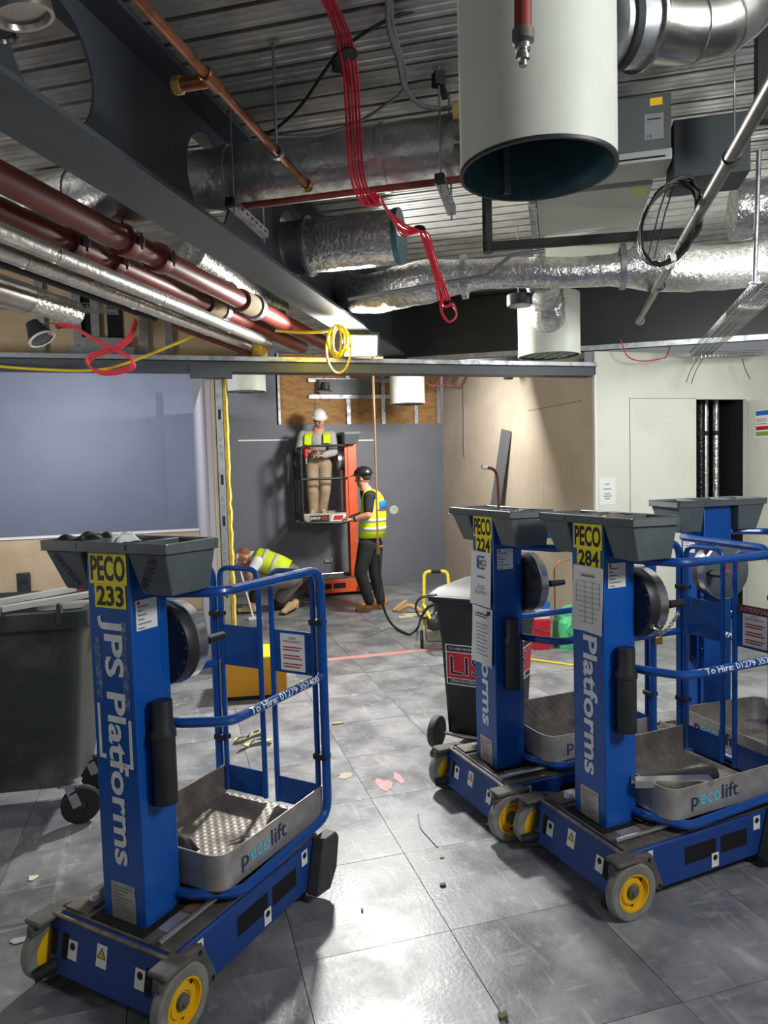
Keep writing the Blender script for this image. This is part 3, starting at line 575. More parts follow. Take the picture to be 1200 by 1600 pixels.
def add_text(root, tube_text=True):
    ch = {c.name.split('.')[0]: c for c in root.children}
    mast, pan = ch['mast'], ch['platform_side']
    lettering('mast_lettering', 'JPS Platforms', 0.118, frame((0.0, 0.1088, 0.90), (0, 0, -1), (1, 0, 0)), M_vinyl, mast, width=0.885, bold=0.026)
    pl = sheet('rating_plate', 0.118, 0.135, front_frame(0.0, 0.325), M_alu, mast)
    m = MB()
    for k in range(9): m.box(-0.045, 0.045-0.02*(k % 3), 0.05-k*0.0125-0.0025, 0.05-k*0.0125+0.0025, 0.0009, 0.0013)
    m.build('plate_text', M_inkgrey, pl, smooth=False)
    sk = sheet('inspection_sticker', 0.095, 0.105, frame((0.1045, 0.178, 1.345), (0, 1, 0), (0, 0, 1)), M_paper, mast)
    m = MB()
    for k, w in enumerate((0.05, 0.02, 0.04, 0.03, 0.06, 0.03)): m.box(-0.04, -0.04+w, 0.03-k*0.015-0.0025, 0.03-k*0.015+0.0025, 0.0009, 0.0013)
    m.build('sticker_text', M_inkgrey, sk, smooth=False)
    m = MB(); m.lathe([(0, 0.0012), (0.007, 0.0012)], (-0.035, 0.042, 0), (0, 0, 1), 8); m.build('sticker_logo', M_inkred, sk, smooth=False)
    if 'platform_side' in ch:
        for t, u0, u1, mt, dy in (('p', 0.418, 0.461, M_navy, -0.006), ('eco', 0.466, 0.59, M_cyan, 0.0), ('lift', 0.596, 0.70, M_navy, 0.010)):
            dy = dy-0.004 if t == 'p' else dy; hh = {'p': 0.058, 'eco': 0.042, 'lift': 0.064}[t]
            lettering('platform_logo', t, hh, frame((0.2762, (u0+u1)/2, 0.375+dy), (0, 1, 0), (0, 0, 1)), mt, pan, width=(u1-u0)*0.95, bold=0.006)
    # lettering wrapped on the middle rail
    for c in root.children:
        if c.name.startswith('guard_rail') and c.children and any('middle_rail' in q.name for q in c.children):
            vx = [v.co.x for v in c.data.vertices]
            if max(vx) > 0.25:
                o = lettering('rail_lettering', 'To Hire: 01279 357400', 0.030, Matrix.Identity(4), M_vinyl, c, width=0.45, bold=0.012)
                bm = bmesh.new(); bm.from_mesh(o.data)
                for _ in range(3): bmesh.ops.subdivide_edges(bm, edges=[e for e in bm.edges if e.calc_length() > 0.004], cuts=1)
                bmesh.ops.triangulate(bm, faces=bm.faces); bm.to_mesh(o.data); bm.free()
                for v in o.data.vertices:
                    t = v.co.y/0.019; v.co = Vector((0.302+0.0188*math.cos(t+0.5), 0.68+v.co.x, 0.935+0.0188*math.sin(t+0.5)))
def number_plate(root, num):
    mast = [c for c in root.children if c.name.startswith('mast')][0]
    p1 = sheet('number_plate', 0.182, 0.118, front_frame(0.004, 1.512, 0.0004), M_plate, mast); p2 = sheet('number_plate', 0.150, 0.084, front_frame(0.010, 1.413, 0.0004), M_plate, mast)
    lettering('plate_lettering', 'PECO', 0.088, frame((0, -0.004, 0.001), (1, 0, 0), (0, 1, 0)), M_ink, p1, width=0.168, bold=0.03)
    lettering('plate_lettering', num, 0.07, frame((0, 0, 0.001), (1, 0, 0), (0, 1, 0)), M_ink, p2, width=0.132, bold=0.03)
def place(root, o, deg):
    root.location = (o[0], o[1], 0); root.rotation_euler = (0, 0, -math.radians(deg)); return root
lift = make_lift(M_blue, M_bluetube, M_bluech); add_text(lift)
L224, L284, L4 = copy_tree(lift), copy_tree(lift), copy_tree(lift)
G = 'blue personnel lifts parked on the access floor'
place(lift, (-0.315, 2.530), 44.5); tag(lift, 'blue personnel lift numbered PECO 233 in the left foreground', 'lift', G); number_plate(lift, '233')
place(L284, (1.585, 2.70), 82); tag(L284, 'blue personnel lift numbered PECO 284 with a check sheet on its mast', 'lift', G); number_plate(L284, '284')
place(L224, (1.41, 3.41), 83); tag(L224, 'blue personnel lift numbered PECO 224 beside the black wheelie bin', 'lift', G); number_plate(L224, '224')
p = atd(1117, 800, 4.15); place(L4, (p.x-0.06, p.y+0.2), 179); tag(L4, 'blue personnel lift turned the other way, farthest right behind PECO 284', 'lift', G)
def mast_of(r): return [c for c in r.children if c.name.startswith('mast')][0]
# worn lettering residue on 233
m = MB(); m.box(-0.082, -0.070, 0.1082, 0.1096, 0.85, 1.03); m.box(-0.082, -0.05, 0.1082, 0.1096, 0.835, 0.85); m.box(0.068, 0.080, 0.1082, 0.1096, 0.83, 0.985); m.box(0.03, 0.08, 0.1082, 0.1096, 0.815, 0.83)
m.build('sticker_residue', M_vinyl, mast_of(lift), smooth=False)
M_scuff = mat('scuffed_blue', (70, 96, 158), 0.6, c2=(150, 160, 186), ns=60, nd=6, lo=0.5, hi=0.62)
for x, z0, z1 in ((-0.066, 1.05, 1.27), (0.064, 1.02, 1.33)):
    m = MB(); m.box(x-0.014, x+0.014, 0.1086, 0.1098, z0, z1); m.build('scuff', M_scuff, mast_of(lift), smooth=False)
# marker writing on the trays of 233
tr = [c for c in lift.children if c.name.startswith('tool_tray')][0]
TU = Vector((0, -0.291, 0.957)); TX = Vector((1, 0, 0))
lettering('marker_writing', 'PIPETECH', 0.028, frame((-0.205, 0.1125-0.0025, 1.497), TX*0.6-TU*0.8, TX*0.8+TU*0.6), M_ink, tr, width=0.135)
lettering('marker_writing', 'PIPETECH', 0.032, frame((0.195, 0.1125-0.0025, 1.497), TX*0.6+TU*0.8, TX*-0.8+TU*0.6), M_ink, tr, width=0.14)
# papers taped to the masts of 284 and 224
sh = sheet('check_sheet', 0.19, 0.285, front_frame(0.012, 1.235, 0.004), M_paper, mast_of(L284), curl=0.012)
m = MB()
for k in range(9): m.box(-0.075, 0.075, 0.075-k*0.022-0.001, 0.075-k*0.022+0.001, 0.0062, 0.0068)
for x in (-0.075, -0.02, 0.03, 0.075): m.box(x-0.001, x+0.001, -0.10, 0.075, 0.0062, 0.0068)
m.box(-0.04, 0.04, 0.098, 0.108, 0.0062, 0.0068); m.build('table_lines', M_inkgrey, sh, smooth=False)
sh = sheet('access_notice', 0.20, 0.285, front_frame(-0.01, 1.235, 0.004), M_paper, mast_of(L224), curl=0.008)
m = MB(); m.tube(fillet([(0.035, 0.055, 0.004), (-0.03, 0.055, 0.004), (-0.03, 0.115, 0.004), (0.035, 0.115, 0.004)], 0.012, 4), 0.005, 6); m.build('logo_bracket', mat('logo_blue', (60, 110, 190), 0.5), sh)
lettering('notice_lettering', 'MCS', 0.034, frame((0.02, 0.085, 0.005), (1, 0, 0), (0, 1, 0)), M_inkgrey, sh, width=0.07, bold=0.02)
lettering('notice_lettering', 'ACCESS\nEQUIPMENT', 0.05, frame((0, -0.06, 0.0055), (1, 0, 0), (0, 1, 0)), M_inkgrey, sh, width=0.12)
m = MB(); m.box(-0.035, 0.035, 0.005, 0.014, 0.005, 0.0058); m.build('notice_line', M_inkgrey, sh, smooth=False)
sh = sheet('notice_page', 0.20, 0.30, front_frame(-0.005, 0.935, 0.004), M_paper, mast_of(L224), curl=0.010)
m = MB(); m.box(-0.06, 0.06, 0.112, 0.118, 0.006, 0.0066); m.box(-0.07, 0.05, 0.098, 0.103, 0.006, 0.0066); m.box(0.055, 0.08, 0.118, 0.138, 0.0075, 0.0085); m.build('page_text', M_ink, sh, smooth=False)
for k in range(9):
    m = MB(); m.box(-0.06, 0.05-0.02*(k % 2), 0.06-k*0.02-0.002, 0.06-k*0.02+0.002, 0.006, 0.0066); m.build('page_line', M_inkgrey, sh, smooth=False)

gt = [c for c in L284.children if c.name.startswith('gate') and max(v.co.x for v in c.data.vertices) > 0.2][0]
M_maroon = mat('maroon_sign', (96, 44, 52), 0.5)
m = MB(); m.box(0.05, 0.245, 0.9605, 0.9615, 1.095, 1.135); sg = m.build('internal_sign', M_maroon, gt, smooth=False)
lettering('sign_lettering', 'INTERNAL', 0.020, frame((0.1475, 0.9600, 1.115), (1, 0, 0), (0, 0, 1)), mat('sign_pink', (196, 140, 140), 0.6), sg, width=0.16, bold=0.01)
# ------------------------------------------------------------------ services under the deck
def ns(p): return (p.dot(SN), p.dot(SS), p.z)
s_of = lambda x, y, z: ns(atz(x, y, z))[1]
def one(name, mb, mt, label, cat, group=None, **k): return tag(mb.build(name, mt, None, **k), label, cat, group)
def rod(p, mt=None, parent=None, r=0.005, top=ZD):
    m = MB(); m.cyl(p, (p[0], p[1], top), r, seg=6); return m.build('hanger_rod', mt or M_galv, parent)
def drum(name, c, zb, zt, label, r=0.235, grille=True, group='white circular air drums'):
    root = empty(name, (c.x, c.y, zb)); h = zt-zb
    m = MB(); m.lathe([(r-0.006, 0), (r, 0.0), (r, h), (0, h)], (0, 0, 0), (0, 0, 1), 48); m.build('shell', M_cyl, root)
    m = MB(); m.lathe([(r-0.006, 0.0), (r-0.006, h-0.01), (0, h-0.01)], (0, 0, 0), (0, 0, 1), 48); m.build('lining', M_cylin, root)
    m = MB(); m.lathe([(r-0.008, -0.004), (r+0.003, -0.004), (r+0.003, 0.006)], (0, 0, 0), (0, 0, 1), 48); m.build('rim', M_black if not grille else M_cyl, root)
    if grille:
        for k in range(5):
            x = -r*0.72+k*r*0.36; w = math.sqrt(r*r-x*x)*0.97
            m = MB(); m.box(x-0.006, x+0.006, -w, w, 0.01, 0.03); m.build('grille_bar', M_cyl, root, smooth=False)
            m = MB(); m.box(-w, w, x-0.006, x+0.006, 0.012, 0.028); m.build('grille_bar', M_cyl, root, smooth=False)
        m = MB(); m.lathe([(0, 0.05), (r*0.97, 0.05)], (0, 0, 0), (0, 0, 1), 32); m.build('grille_back', M_slot, root)
    else:
        m = MB(); m.box(-0.012, 0.012, r-0.03, r-0.008, 0.01, h-0.02); m.build('inner_strap', M_galv, root, smooth=False)
    for a in (0.6, 2.7, 4.8):
        m = MB(); q = Vector((r*0.96*math.cos(a), r*0.96*math.sin(a), 0)); m.cyl(q+Vector((0, 0, h-0.05)), q+Vector((0, 0, ZD-zb)), 0.005, seg=6); m.build('hanger_rod', M_galv, root)
    return tag(root, label, 'duct', group)
cN = atd(840, 268, 2.20); drum('air_drum', cN, cN.z, 3.55, 'large white open-bottomed air drum hanging at the top of the view', grille=False)
cF = atd(858, 556, 5.55); drum('air_drum', cF, cF.z, 3.12, 'white air drum with a grille fed by a foil elbow')
cL = atd(385, 612, 8.7); drum('air_drum', cL, cL.z, 3.3, 'white air drum beside the partition with yellow insulation')
cB = atd(637, 631, 9.75); drum('air_drum', cB, cB.z, 3.3, 'white air drum in front of the brown timber sheathing')
# spiral elbow into the near drum, with collar
pa = atd(945, 40, 2.28); pb = atd(1000, 38, 2.32); pc = atd(1080, 45, 2.35); pd = atd(1150, 20, 2.38); pe = atd(1210, -60, 2.40)
el = empty('spiral_elbow', pb)
def sub(o, root): o.matrix_parent_inverse = Matrix.Translation(-root.location); return o
pth = spline([pb, pc, pd, pe], 6)
m = MB(); m.tube(pth, 0.105, 28, rfun=lambda t: 0.105); sub(m.build('elbow', M_spiral, el), el)
for i in (2, 6, 10, 14):
    d = (pth[i+1]-pth[i]).normalized(); m = MB(); m.lathe([(0.105, -0.006), (0.110, -0.004), (0.110, 0.004), (0.105, 0.006)], pth[i], d, 28); sub(m.build('seam', M_spiral, el), el)
m = MB(); m.cyl(pa, pb, 0.125, 0.125, 28); sub(m.build('collar', M_galv, el), el)
m = MB(); d = (pb-pa).normalized(); m.lathe([(0.10, 0.0), (0.14, 0.0), (0.14, 0.012), (0.10, 0.012)], pb-d*0.012, d, 28); sub(m.build('flange', M_spiral, el), el)
m = MB(); d = (pb-pa).normalized(); m.lathe([(0.126, 0.0), (0.136, 0.004), (0.136, 0.03), (0.126, 0.034)], pa+d*0.02, d, 28); sub(m.build('gasket', M_rubber, el), el)
tag(el, 'silver spiral duct elbow joining the large white drum', 'duct')
# round silver spigots in the top left corner
for (px, py, D, r, lb) in ((38, 28, 1.75, 0.072, 'round silver duct end in the top left corner'), (2, 58, 2.1, 0.05, 'smaller silver duct end at the left edge below the corner one')):
    c = atd(px, py, D); m = MB(); m.lathe([(0, 0.012), (r*0.82, 0.012), (r*0.86, 0.0), (r, 0.0), (r, 0.04), (r*0.96, 0.05), (r*0.96, 1.0)], c, (-0.25, -0.1, 1), 32); one('duct_spigot', m, M_spiral, lb, 'duct')
# sprinkler dropper in front of the near drum
root = empty('dropper_pipe', atd(817, 114, 1.62))
q0, q1, q2, q3, q4 = [atd(817, y, 1.62) for y in (-60, 48, 72, 88, 114)]
m = MB(); m.cyl(q0, q1, 0.020, seg=14); sub(m.build('pipe', M_redpipe, root), root)
m = MB(); m.lathe([(0.018, 0), (0.025, 0.004), (0.025, 0.028), (0.017, 0.036), (0.015, 0.05)][::1], q1+Vector((0, 0, 0.004)), (0, 0, -1), 14); sub(m.build('socket', M_dirt, root), root)
m = MB(); m.lathe([(0.012, 0), (0.018, 0.004), (0.018, 0.014), (0.012, 0.017), (0.012, 0.024), (0.016, 0.027), (0.016, 0.037), (0.009, 0.039), (0.009, 0.05), (0, 0.05)], q2+Vector((0, 0, 0.006)), (0, 0, -1), 12); sub(m.build('nozzle', M_steel, root), root)
tag(root, 'red-brown dropper pipe with a steel nozzle in front of the white drum', 'pipe')
# foil ducts through the web holes
def duct(name, pts, r, mt, label, bands=(), parent=None, rfun=None, wr=0.0, seg=28, cat='duct', group=None):
    if wr:
        rnd = random.Random(int(r*1e4)+len(pts)); P = []
        for i in range(len(pts)-1):
            a, b = Vector(pts[i]), Vector(pts[i+1]); k = max(1, int((b-a).length/0.06))
            for j in range(k): P.append(a.lerp(b, j/k))
        P.append(Vector(pts[-1])); pts = P; jit = [r*(rfun(i/(len(pts)-1)) if rfun else 1)*(1+rnd.uniform(-wr, wr)) for i in range(len(pts))]; rf = lambda t: jit[min(len(jit)-1, int(round(t*(len(jit)-1))))]
    else: rf = None
    m = MB(); m.tube(pts, r, seg, rfun=rf); o = tag(m.build(name, mt, None, ang=60), label, cat, group)
    for (i, w, mt2) in bands:
        p = Vector(pts[i]); d = (Vector(pts[min(i+1, len(pts)-1)])-Vector(pts[max(i-1, 0)])).normalized()
        m = MB(); m.lathe([(r*0.9, -w/2), (r*1.05, -w/2), (r*1.05, w/2), (r*0.9, w/2)], p, d, seg); m.build('band', mt2, o)
    return o
GF = 'silver foil ducts under the deck'
d1 = duct('foil_duct', [S(n, 3.56, 3.36) for n in (-3.2, -1.9, -1.0, -0.1)], 0.155, M_foils, 'long silver foil duct passing through the beam above the copper pipe end', wr=0.012, bands=((10, 0.03, M_foils), (25, 0.03, M_foils), (38, 0.03, M_foils)), group=GF)
m = MB(); m.tube([S(-1.62, 3.44, 3.165), S(-0.2, 3.44, 3.165)], 0.017, 10); one('sprinkler_pipe', m, M_redpipe, 'thin red-brown pipe running below the long foil duct', 'pipe')
for z, mt, rr in ((3.43, M_yellow, 0.05), (3.36, M_redpipe, 0.042), (3.25, M_redpipe, 0.042)):
    m = MB(); m.lathe([(0.02, -0.03), (rr, -0.03), (rr, 0.03), (0.02, 0.03)], S(-0.42, 3.36, z), (0.866, -0.5, 0), 18)
    one('pipe_collar', m, mat('lagging_end', (188, 164, 96), 0.8) if mt is M_yellow else M_dirt, {3.43: 'yellow lagging collar, uppermost beside the white drum', 3.36: 'dull collar, middle of three beside the white drum', 3.25: 'dull collar, lowest of three beside the white drum'}[z], 'collar')
d2 = duct('foil_duct', [S(n, 4.67, 3.33) for n in (-1.62, -1.45, -1.25, -1.02)], 0.175, M_foil, 'short fat foil duct stub with a dark open end beside the beam', wr=0.02, group=GF)
m = MB(); m.lathe([(0.0, 0.0), (0.165, 0.0), (0.178, 0.0), (0.178, 0.035), (0.17, 0.04)], S(-0.985, 4.67, 3.33), (-0.866, 0.5, 0), 28); m.build('end_cap', M_cylin, d2)
m = MB(); m.cyl(S(-1.86, 4.67, 3.33), S(-1.60, 4.67, 3.33), 0.172, seg=28); m.build('spigot', M_galv, d2)
m = MB(); m.lathe([(0.17, 0), (0.195, 0), (0.195, 0.025), (0.17, 0.025)], S(-1.63, 4.67, 3.33), (0.866, -0.5, 0), 28); m.build('clamp_ring', M_galv, d2)
# long crinkled flexible duct with a branch into the drum
fp = spline([S(-1.80, 5.82, 3.33), S(-1.60, 5.66, 3.24), S(-1.30, 5.30, 3.14), S(-0.95, 5.02, 3.11), S(-0.45, 4.97, 3.12), S(0.1, 5.02, 3.09), S(0.55, 5.15, 3.11), S(0.95, 5.45, 3.15), S(1.35, 5.75, 3.22), S(1.9, 5.7, 3.3), S(3.2, 5.6, 3.3)], 6)
fx = duct('flexible_duct', fp, 0.135, M_foil, 'long crinkled flexible foil duct with a branch to the small white drum', wr=0.03, group=GF, rfun=lambda t: 1.08 if t < 0.26 else (1.08-0.34*min(1, (t-0.26)/0.05) if t < 0.44 else 0.74+0.4*min(1, max(0, (t-0.44)/0.06))))
bx_ = ns(cF); bp_ = spline([S(bx_[0]-0.03, 5.05, 3.10), S(bx_[0]-0.02, 5.30, 3.08), S(bx_[0]-0.01, 5.47, 3.02), S(bx_[0], bx_[1]-0.24, 2.93), S(bx_[0], bx_[1]-0.12, 2.90)], 5)
rnd = random.Random(3); jit = [0.122*(1+rnd.uniform(-0.05, 0.05)) for _ in bp_]; m = MB(); m.tube(bp_, 0.12, 26, rfun=lambda t: jit[int(round(t*(len(jit)-1)))]); m.build('branch', M_foil, fx, ang=60)
for n_ in (-0.62, 0.42):
    m = MB(); m.lathe([(0.13, -0.02), (0.147, -0.018), (0.147, 0.018), (0.13, 0.02)], S(n_, 5.0 if n_ < 0 else 5.11, 3.12), (0.866, -0.5, 0), 26); m.build('duct_strap', M_galv, fx)
m = MB(); m.lathe([(0.0, 0), (0.085, 0), (0.088, 0.006), (0.088, 0.075), (0, 0.075)], atd(812, 478, 5.0), (0, 0, 1), 22); m.build('spigot_cap', M_black, fx)
d5 = duct('foil_duct', [S(n, 4.45, 3.20) for n in (0.95, 1.5, 2.2, 3.5)], 0.155, M_foil, 'wide foil duct at the right edge behind the steel conduit', wr=0.025, group=GF)
# conduit strut along the flexible duct
m = MB(); m.tube([atz(545, 468, 3.02), atz(760, 430, 3.02), atz(800, 398, 3.12), atz(850, 392, 3.14)], 0.013, 8); one('conduit', m, M_conduit, 'slim grey conduit crossing in front of the flexible duct', 'conduit')
# white plenum and grey fan units
root = empty('plenum_box', S(0.19, 4.70, 3.27)); root.rotation_euler = (0, 0, -A30)
m = MB(); m.box(-0.30, 0.30, -0.62, 0.64, 0, 0.3); m.build('casing', M_cyl, root, bevel=0.006)
m = MB(); m.box(-0.302, 0.302, 0.06, 0.064, -0.001, 0.3); m.build('seam', M_galv, root, smooth=False)
m = MB(); m.box(-0.345, -0.302, -0.55, 0.64, -0.01, 0.28); m.build('foil_edge', M_foil, root, bevel=0.01)
m = MB(); m.box(0.19, 0.28, -0.60, -0.47, -0.002, 0.0); m.build('yellow_label', mat('pale_yellow_label', (222, 220, 150), 0.6), root, smooth=False)
tag(root, 'white insulated plenum box with a foil edge behind the drum', 'plenum')
M_unit = mat('fan_unit_grey', (84, 89, 89), 0.5, c2=(78, 83, 83), ns=3); M_unit2 = mat('fan_unit_slate', (50, 58, 61), 0.5)
root = empty('fan_unit', S(0.365, 3.62, 3.20)); root.rotation_euler = (0, 0, -A30)
m = MB(); m.box(-0.38, 0.15, 0, 0.22, 0.05, 0.31); m.build('casing', M_unit, root, bevel=0.006)
m = MB(); m.box(-0.38, 0.15, -0.03, 0.20, 0.0, 0.05); m.build('drain_tray', mat('fan_tray_light', (170, 172, 168), 0.45, 0.3), root, bevel=0.005)
m = MB(); m.box(-0.38, 0.12, -0.032, -0.0305, 0.012, 0.02); m.build('tray_slot', M_slot, root, smooth=False)
lb = sheet('unit_label', 0.085, 0.115, frame((0.075, -0.001, 0.165), (1, 0, 0), (0, 0, 1)), M_inkgrey, root)
lettering('label_lettering', 'CE', 0.015, frame((-0.02, -0.042, 0.001), (1, 0, 0), (0, 1, 0)), M_ink, lb)
m = MB(); m.box(-0.03, 0.03, 0.03, 0.036, 0.001, 0.0016); m.build('label_bar', M_ink, lb, smooth=False)
sheet('warning_label', 0.055, 0.034, frame((0.085, -0.001, 0.275), (1, 0, 0), (0, 0, 1)), M_warn, root)
tag(root, 'grey ceiling fan unit with a yellow warning label behind the drum', 'fan unit')
m = MB(); m.M = MS; m.box(0.53, 0.86, 3.66, 3.90, 3.13, 3.40); one('control_box', m, M_unit2, 'dark slate equipment box beside the grey fan unit', 'equipment box', bevel=0.006)
m = MB(); m.M = MS; m.box(0.80, 0.86, 3.3, 3.36, 3.2, 3.66); one('strut_post', m, M_beamdk, 'dark vertical strut dropping from the deck near the right edge', 'strut')
# black strut frame
root = empty('black_strut', atz(762, 386, 3.0)); a, b, c = atz(762, 312, 3.28), atz(762, 386, 3.0), atz(1072, 364, 3.0)
a.x, a.y = b.x, b.y
m = MB(); m.bar(a, b, 0.042, 0.042); sub(m.build('drop', M_rubber, root, bevel=0.004), root); m = MB(); m.bar(b, c, 0.04, 0.045); sub(m.build('rail', M_rubber, root, bevel=0.004), root)
m = MB(); m.cyl(b-Vector((0, 0, 0.03)), b+Vector((0, 0, 0.03)), 0.03, seg=12); sub(m.build('elbow', M_rubber, root), root)
tag(root, 'black pipe frame with a drop and a long rail under the white plenum', 'pipe')
# long steel tube near the right edge, with its clamps and the hung cable coil
zt_ = 2.93; n_ = 0.565*(zt_-1.821)
tb = empty('steel_conduit', S(n_, 2.4, zt_))
m = MB(); m.tube([S(n_, 2.2, zt_), S(n_-0.015, 6.05, zt_)], 0.026, 14); sub(m.build('tube', mat('dull_steel_tube', (104, 102, 98), 0.36, 0.7, c2=(82, 80, 76), ns=8), tb), tb)
m = MB(); m.lathe([(0.02, -0.02), (0.034, -0.02), (0.034, 0.02), (0.02, 0.02)], S(n_, 6.05, zt_), (0.5, 0.866, 0), 14); sub(m.build('end_fitting', M_dirt, tb), tb)
for s_ in (2.95, 3.95, 4.9):
    m = MB(); m.lathe([(0.026, -0.012), (0.034, -0.012), (0.034, 0.012), (0.026, 0.012)], S(n_, s_, zt_), (0.5, 0.866, 0), 14); sub(m.build('clamp', M_black, tb), tb)
m = MB(); m.tube(fillet([S(n_, 2.9, ZD), S(n_, 2.9, zt_+0.05), S(n_+0.03, 2.9, zt_), S(n_, 2.9, zt_-0.035), S(n_-0.03, 2.9, zt_), S(n_, 2.9, zt_+0.05)], 0.02, 3), 0.004, 6); sub(m.build('beam_hook', M_steel, tb), tb)
tag(tb, 'long dull steel tube running under the ductwork near the right edge', 'tube')
cc = atd(1042, 352, 3.4); coil = empty('cable_coil', cc); rr = random.Random(5)
for k in range(9):
    pts = []
    for i in range(40):
        a = 2*PI*i/36; R = 0.128+0.0022*k*rr.uniform(0.2, 1.0)
        pts.append(cc+_r0*(R*0.98*math.cos(a)+rr.uniform(-.002, .002)+0.10*math.sin(a)*0.55)+Vector((0, 0, R*1.42*math.sin(a)))+Vector((-0.28, -0.9, 0))*(0.009*k+0.008*math.sin(2*a+1.7*k)))
    m = MB(); m.tube(pts, 0.0065, 6, closed=True); sub(m.build('loop', M_cable, coil), coil)
for px in (1030, 1040):
    m = MB(); m.tube([atd(px+15, 285, 3.42), atd(px, 330, 3.38), atd(px-18, 405, 3.4)], 0.004, 6); sub(m.build('tie_wire', M_cable, coil), coil)
m = MB(); m.lathe([(0.03, -0.012), (0.038, -0.012), (0.038, 0.012), (0.03, 0.012)], atd(1048, 408, 3.38), _r0, 12); sub(m.build('tape_wrap', M_paper, coil), coil)
tag(coil, 'coil of black cable hung on the steel tube', 'cable')
# threaded rods on the right
m = MB(); m.cyl(atd(1186, 235, 3.6), atd(1179, 442, 3.6), 0.012, seg=8); m.bar(atd(1172, 442, 3.6), atd(1188, 442, 3.6), 0.02, 0.012); one('hanger_post', m, M_galv, 'white vertical hanger post at the right edge', 'hanger')
# wire basket cable trays by the white wall
def basket(name, p0, p1, w, h, label, up=Vector((0, 0, 1)), pitch=0.05):
    p0, p1 = Vector(p0), Vector(p1); d = (p1-p0); L = d.length; d.normalize(); sd = d.cross(up).normalized(); root = empty(name, p0); k = int(L/pitch)
    for (a, b) in ((-w/2, 0), (-w/4, 0), (0, 0), (w/4, 0), (w/2, 0), (-w/2, h/2), (w/2, h/2), (-w/2, h), (w/2, h)):
        m = MB(); m.tube([p0+sd*a+up*b, p1+sd*a+up*b], 0.003, 5); sub(m.build('long_wire', M_steel, root), root)
    f = None
    for i in range(k+1):
        q = p0+d*(i*pitch); m = MB(); m.tube([q-sd*w/2+up*h, q-sd*w/2, q+sd*w/2, q+sd*w/2+up*h], 0.0025, 4); sub(m.build('cross_wire', M_steel, root), root)
    return tag(root, label, 'cable tray')
b0, b1 = atz(1095, 556, 2.90), atz(1215, 440, 2.90); basket('basket_tray', b0, b1, 0.2, 0.055, 'galvanised wire basket tray sloping towards the right edge')
b0, b1 = aty(1090, 560, 6.25), aty(1185, 556, 6.25); basket('basket_tray', b0, b1, 0.12, 0.05, 'short wire basket tray along the top of the off-white wall')
for (u0, v0, u1, v1) in ((1090, 560, 1072, 598), (1098, 560, 1080, 600), (1160, 560, 1172, 592)):
    m = MB(); m.tube(spline([aty(u0, v0, 6.2), aty((u0+u1)/2-2, (v0+v1)/2, 6.2), aty(u1, v1, 6.2)], 4), 0.004, 5); one('loose_wire', m, M_cable, {1072: 'thin loose wire, left of the pair under the basket tray', 1080: 'thin loose wire, right of the pair under the basket tray', 1172: 'single thin loose wire nearer the open riser'}[u1], 'wire')
m = MB(); m.tube(spline([aty(970, 530, 6.3), aty(978, 553, 6.3), aty(990, 562, 6.3), aty(1010, 564, 6.3), aty(1035, 560, 6.3), aty(1043, 554, 6.3), aty(1050, 528, 6.3)], 5), 0.006, 6); one('red_wire', m, M_redcable, 'short red cable sagging above the off-white wall', 'cable')
# copper pipe right of the beam
CT, CC = s_of(316, 127, 3.20), s_of(437, 237, 3.20)
cp = empty('copper_pipe', S(-1.172, 3.40, 3.20))
m = MB(); m.tube([S(-1.172, 0.3, 3.20), S(-1.172, 3.38, 3.20)], 0.018, 14); sub(m.build('tube', M_copper, cp), cp)
m = MB(); m.lathe([(0, 0.02), (0.022, 0.02), (0.027, 0.012), (0.027, -0.02), (0.022, -0.024)], S(-1.172, 3.38, 3.20), (0.5, 0.866, 0), 14); sub(m.build('end_cap', M_brass, cp), cp)
m = MB(); m.lathe([(0.0215, -0.05), (0.027, -0.045), (0.027, 0.045), (0.0215, 0.05)], S(-1.172, CT, 3.20), (0.5, 0.866, 0), 14); m.cyl(S(-1.172, CT, 3.20), S(-1.287, CT, 3.20), 0.024, seg=12); sub(m.build('tee', M_copper, cp), cp)
m = MB(); m.lathe([(0, 0.03), (0.03, 0.03), (0.032, 0.024), (0.032, 0.0), (0.024, -0.004)], S(-1.287, CT, 3.20), (-0.866, 0.5, 0), 8); sub(m.build('stop_end', M_brass, cp), cp)
m = MB(); m.lathe([(0.024, -0.012), (0.033, -0.012), (0.033, 0.012), (0.024, 0.012)], S(-1.172, CC, 3.20), (0.5, 0.866, 0), 14); sub(m.build('pipe_clip', M_galv, cp), cp)
m = MB(); m.cyl(S(-1.172, CC, 3.235), S(-1.172, CC, ZD), 0.006, seg=8); m.cyl(S(-1.172, CC, ZD-0.006), S(-1.172, CC, ZD), 0.025, seg=10); sub(m.build('hanger_rod', M_galv, cp), cp)
tag(cp, 'copper pipe with a capped tee running beside the steel beam', 'pipe')
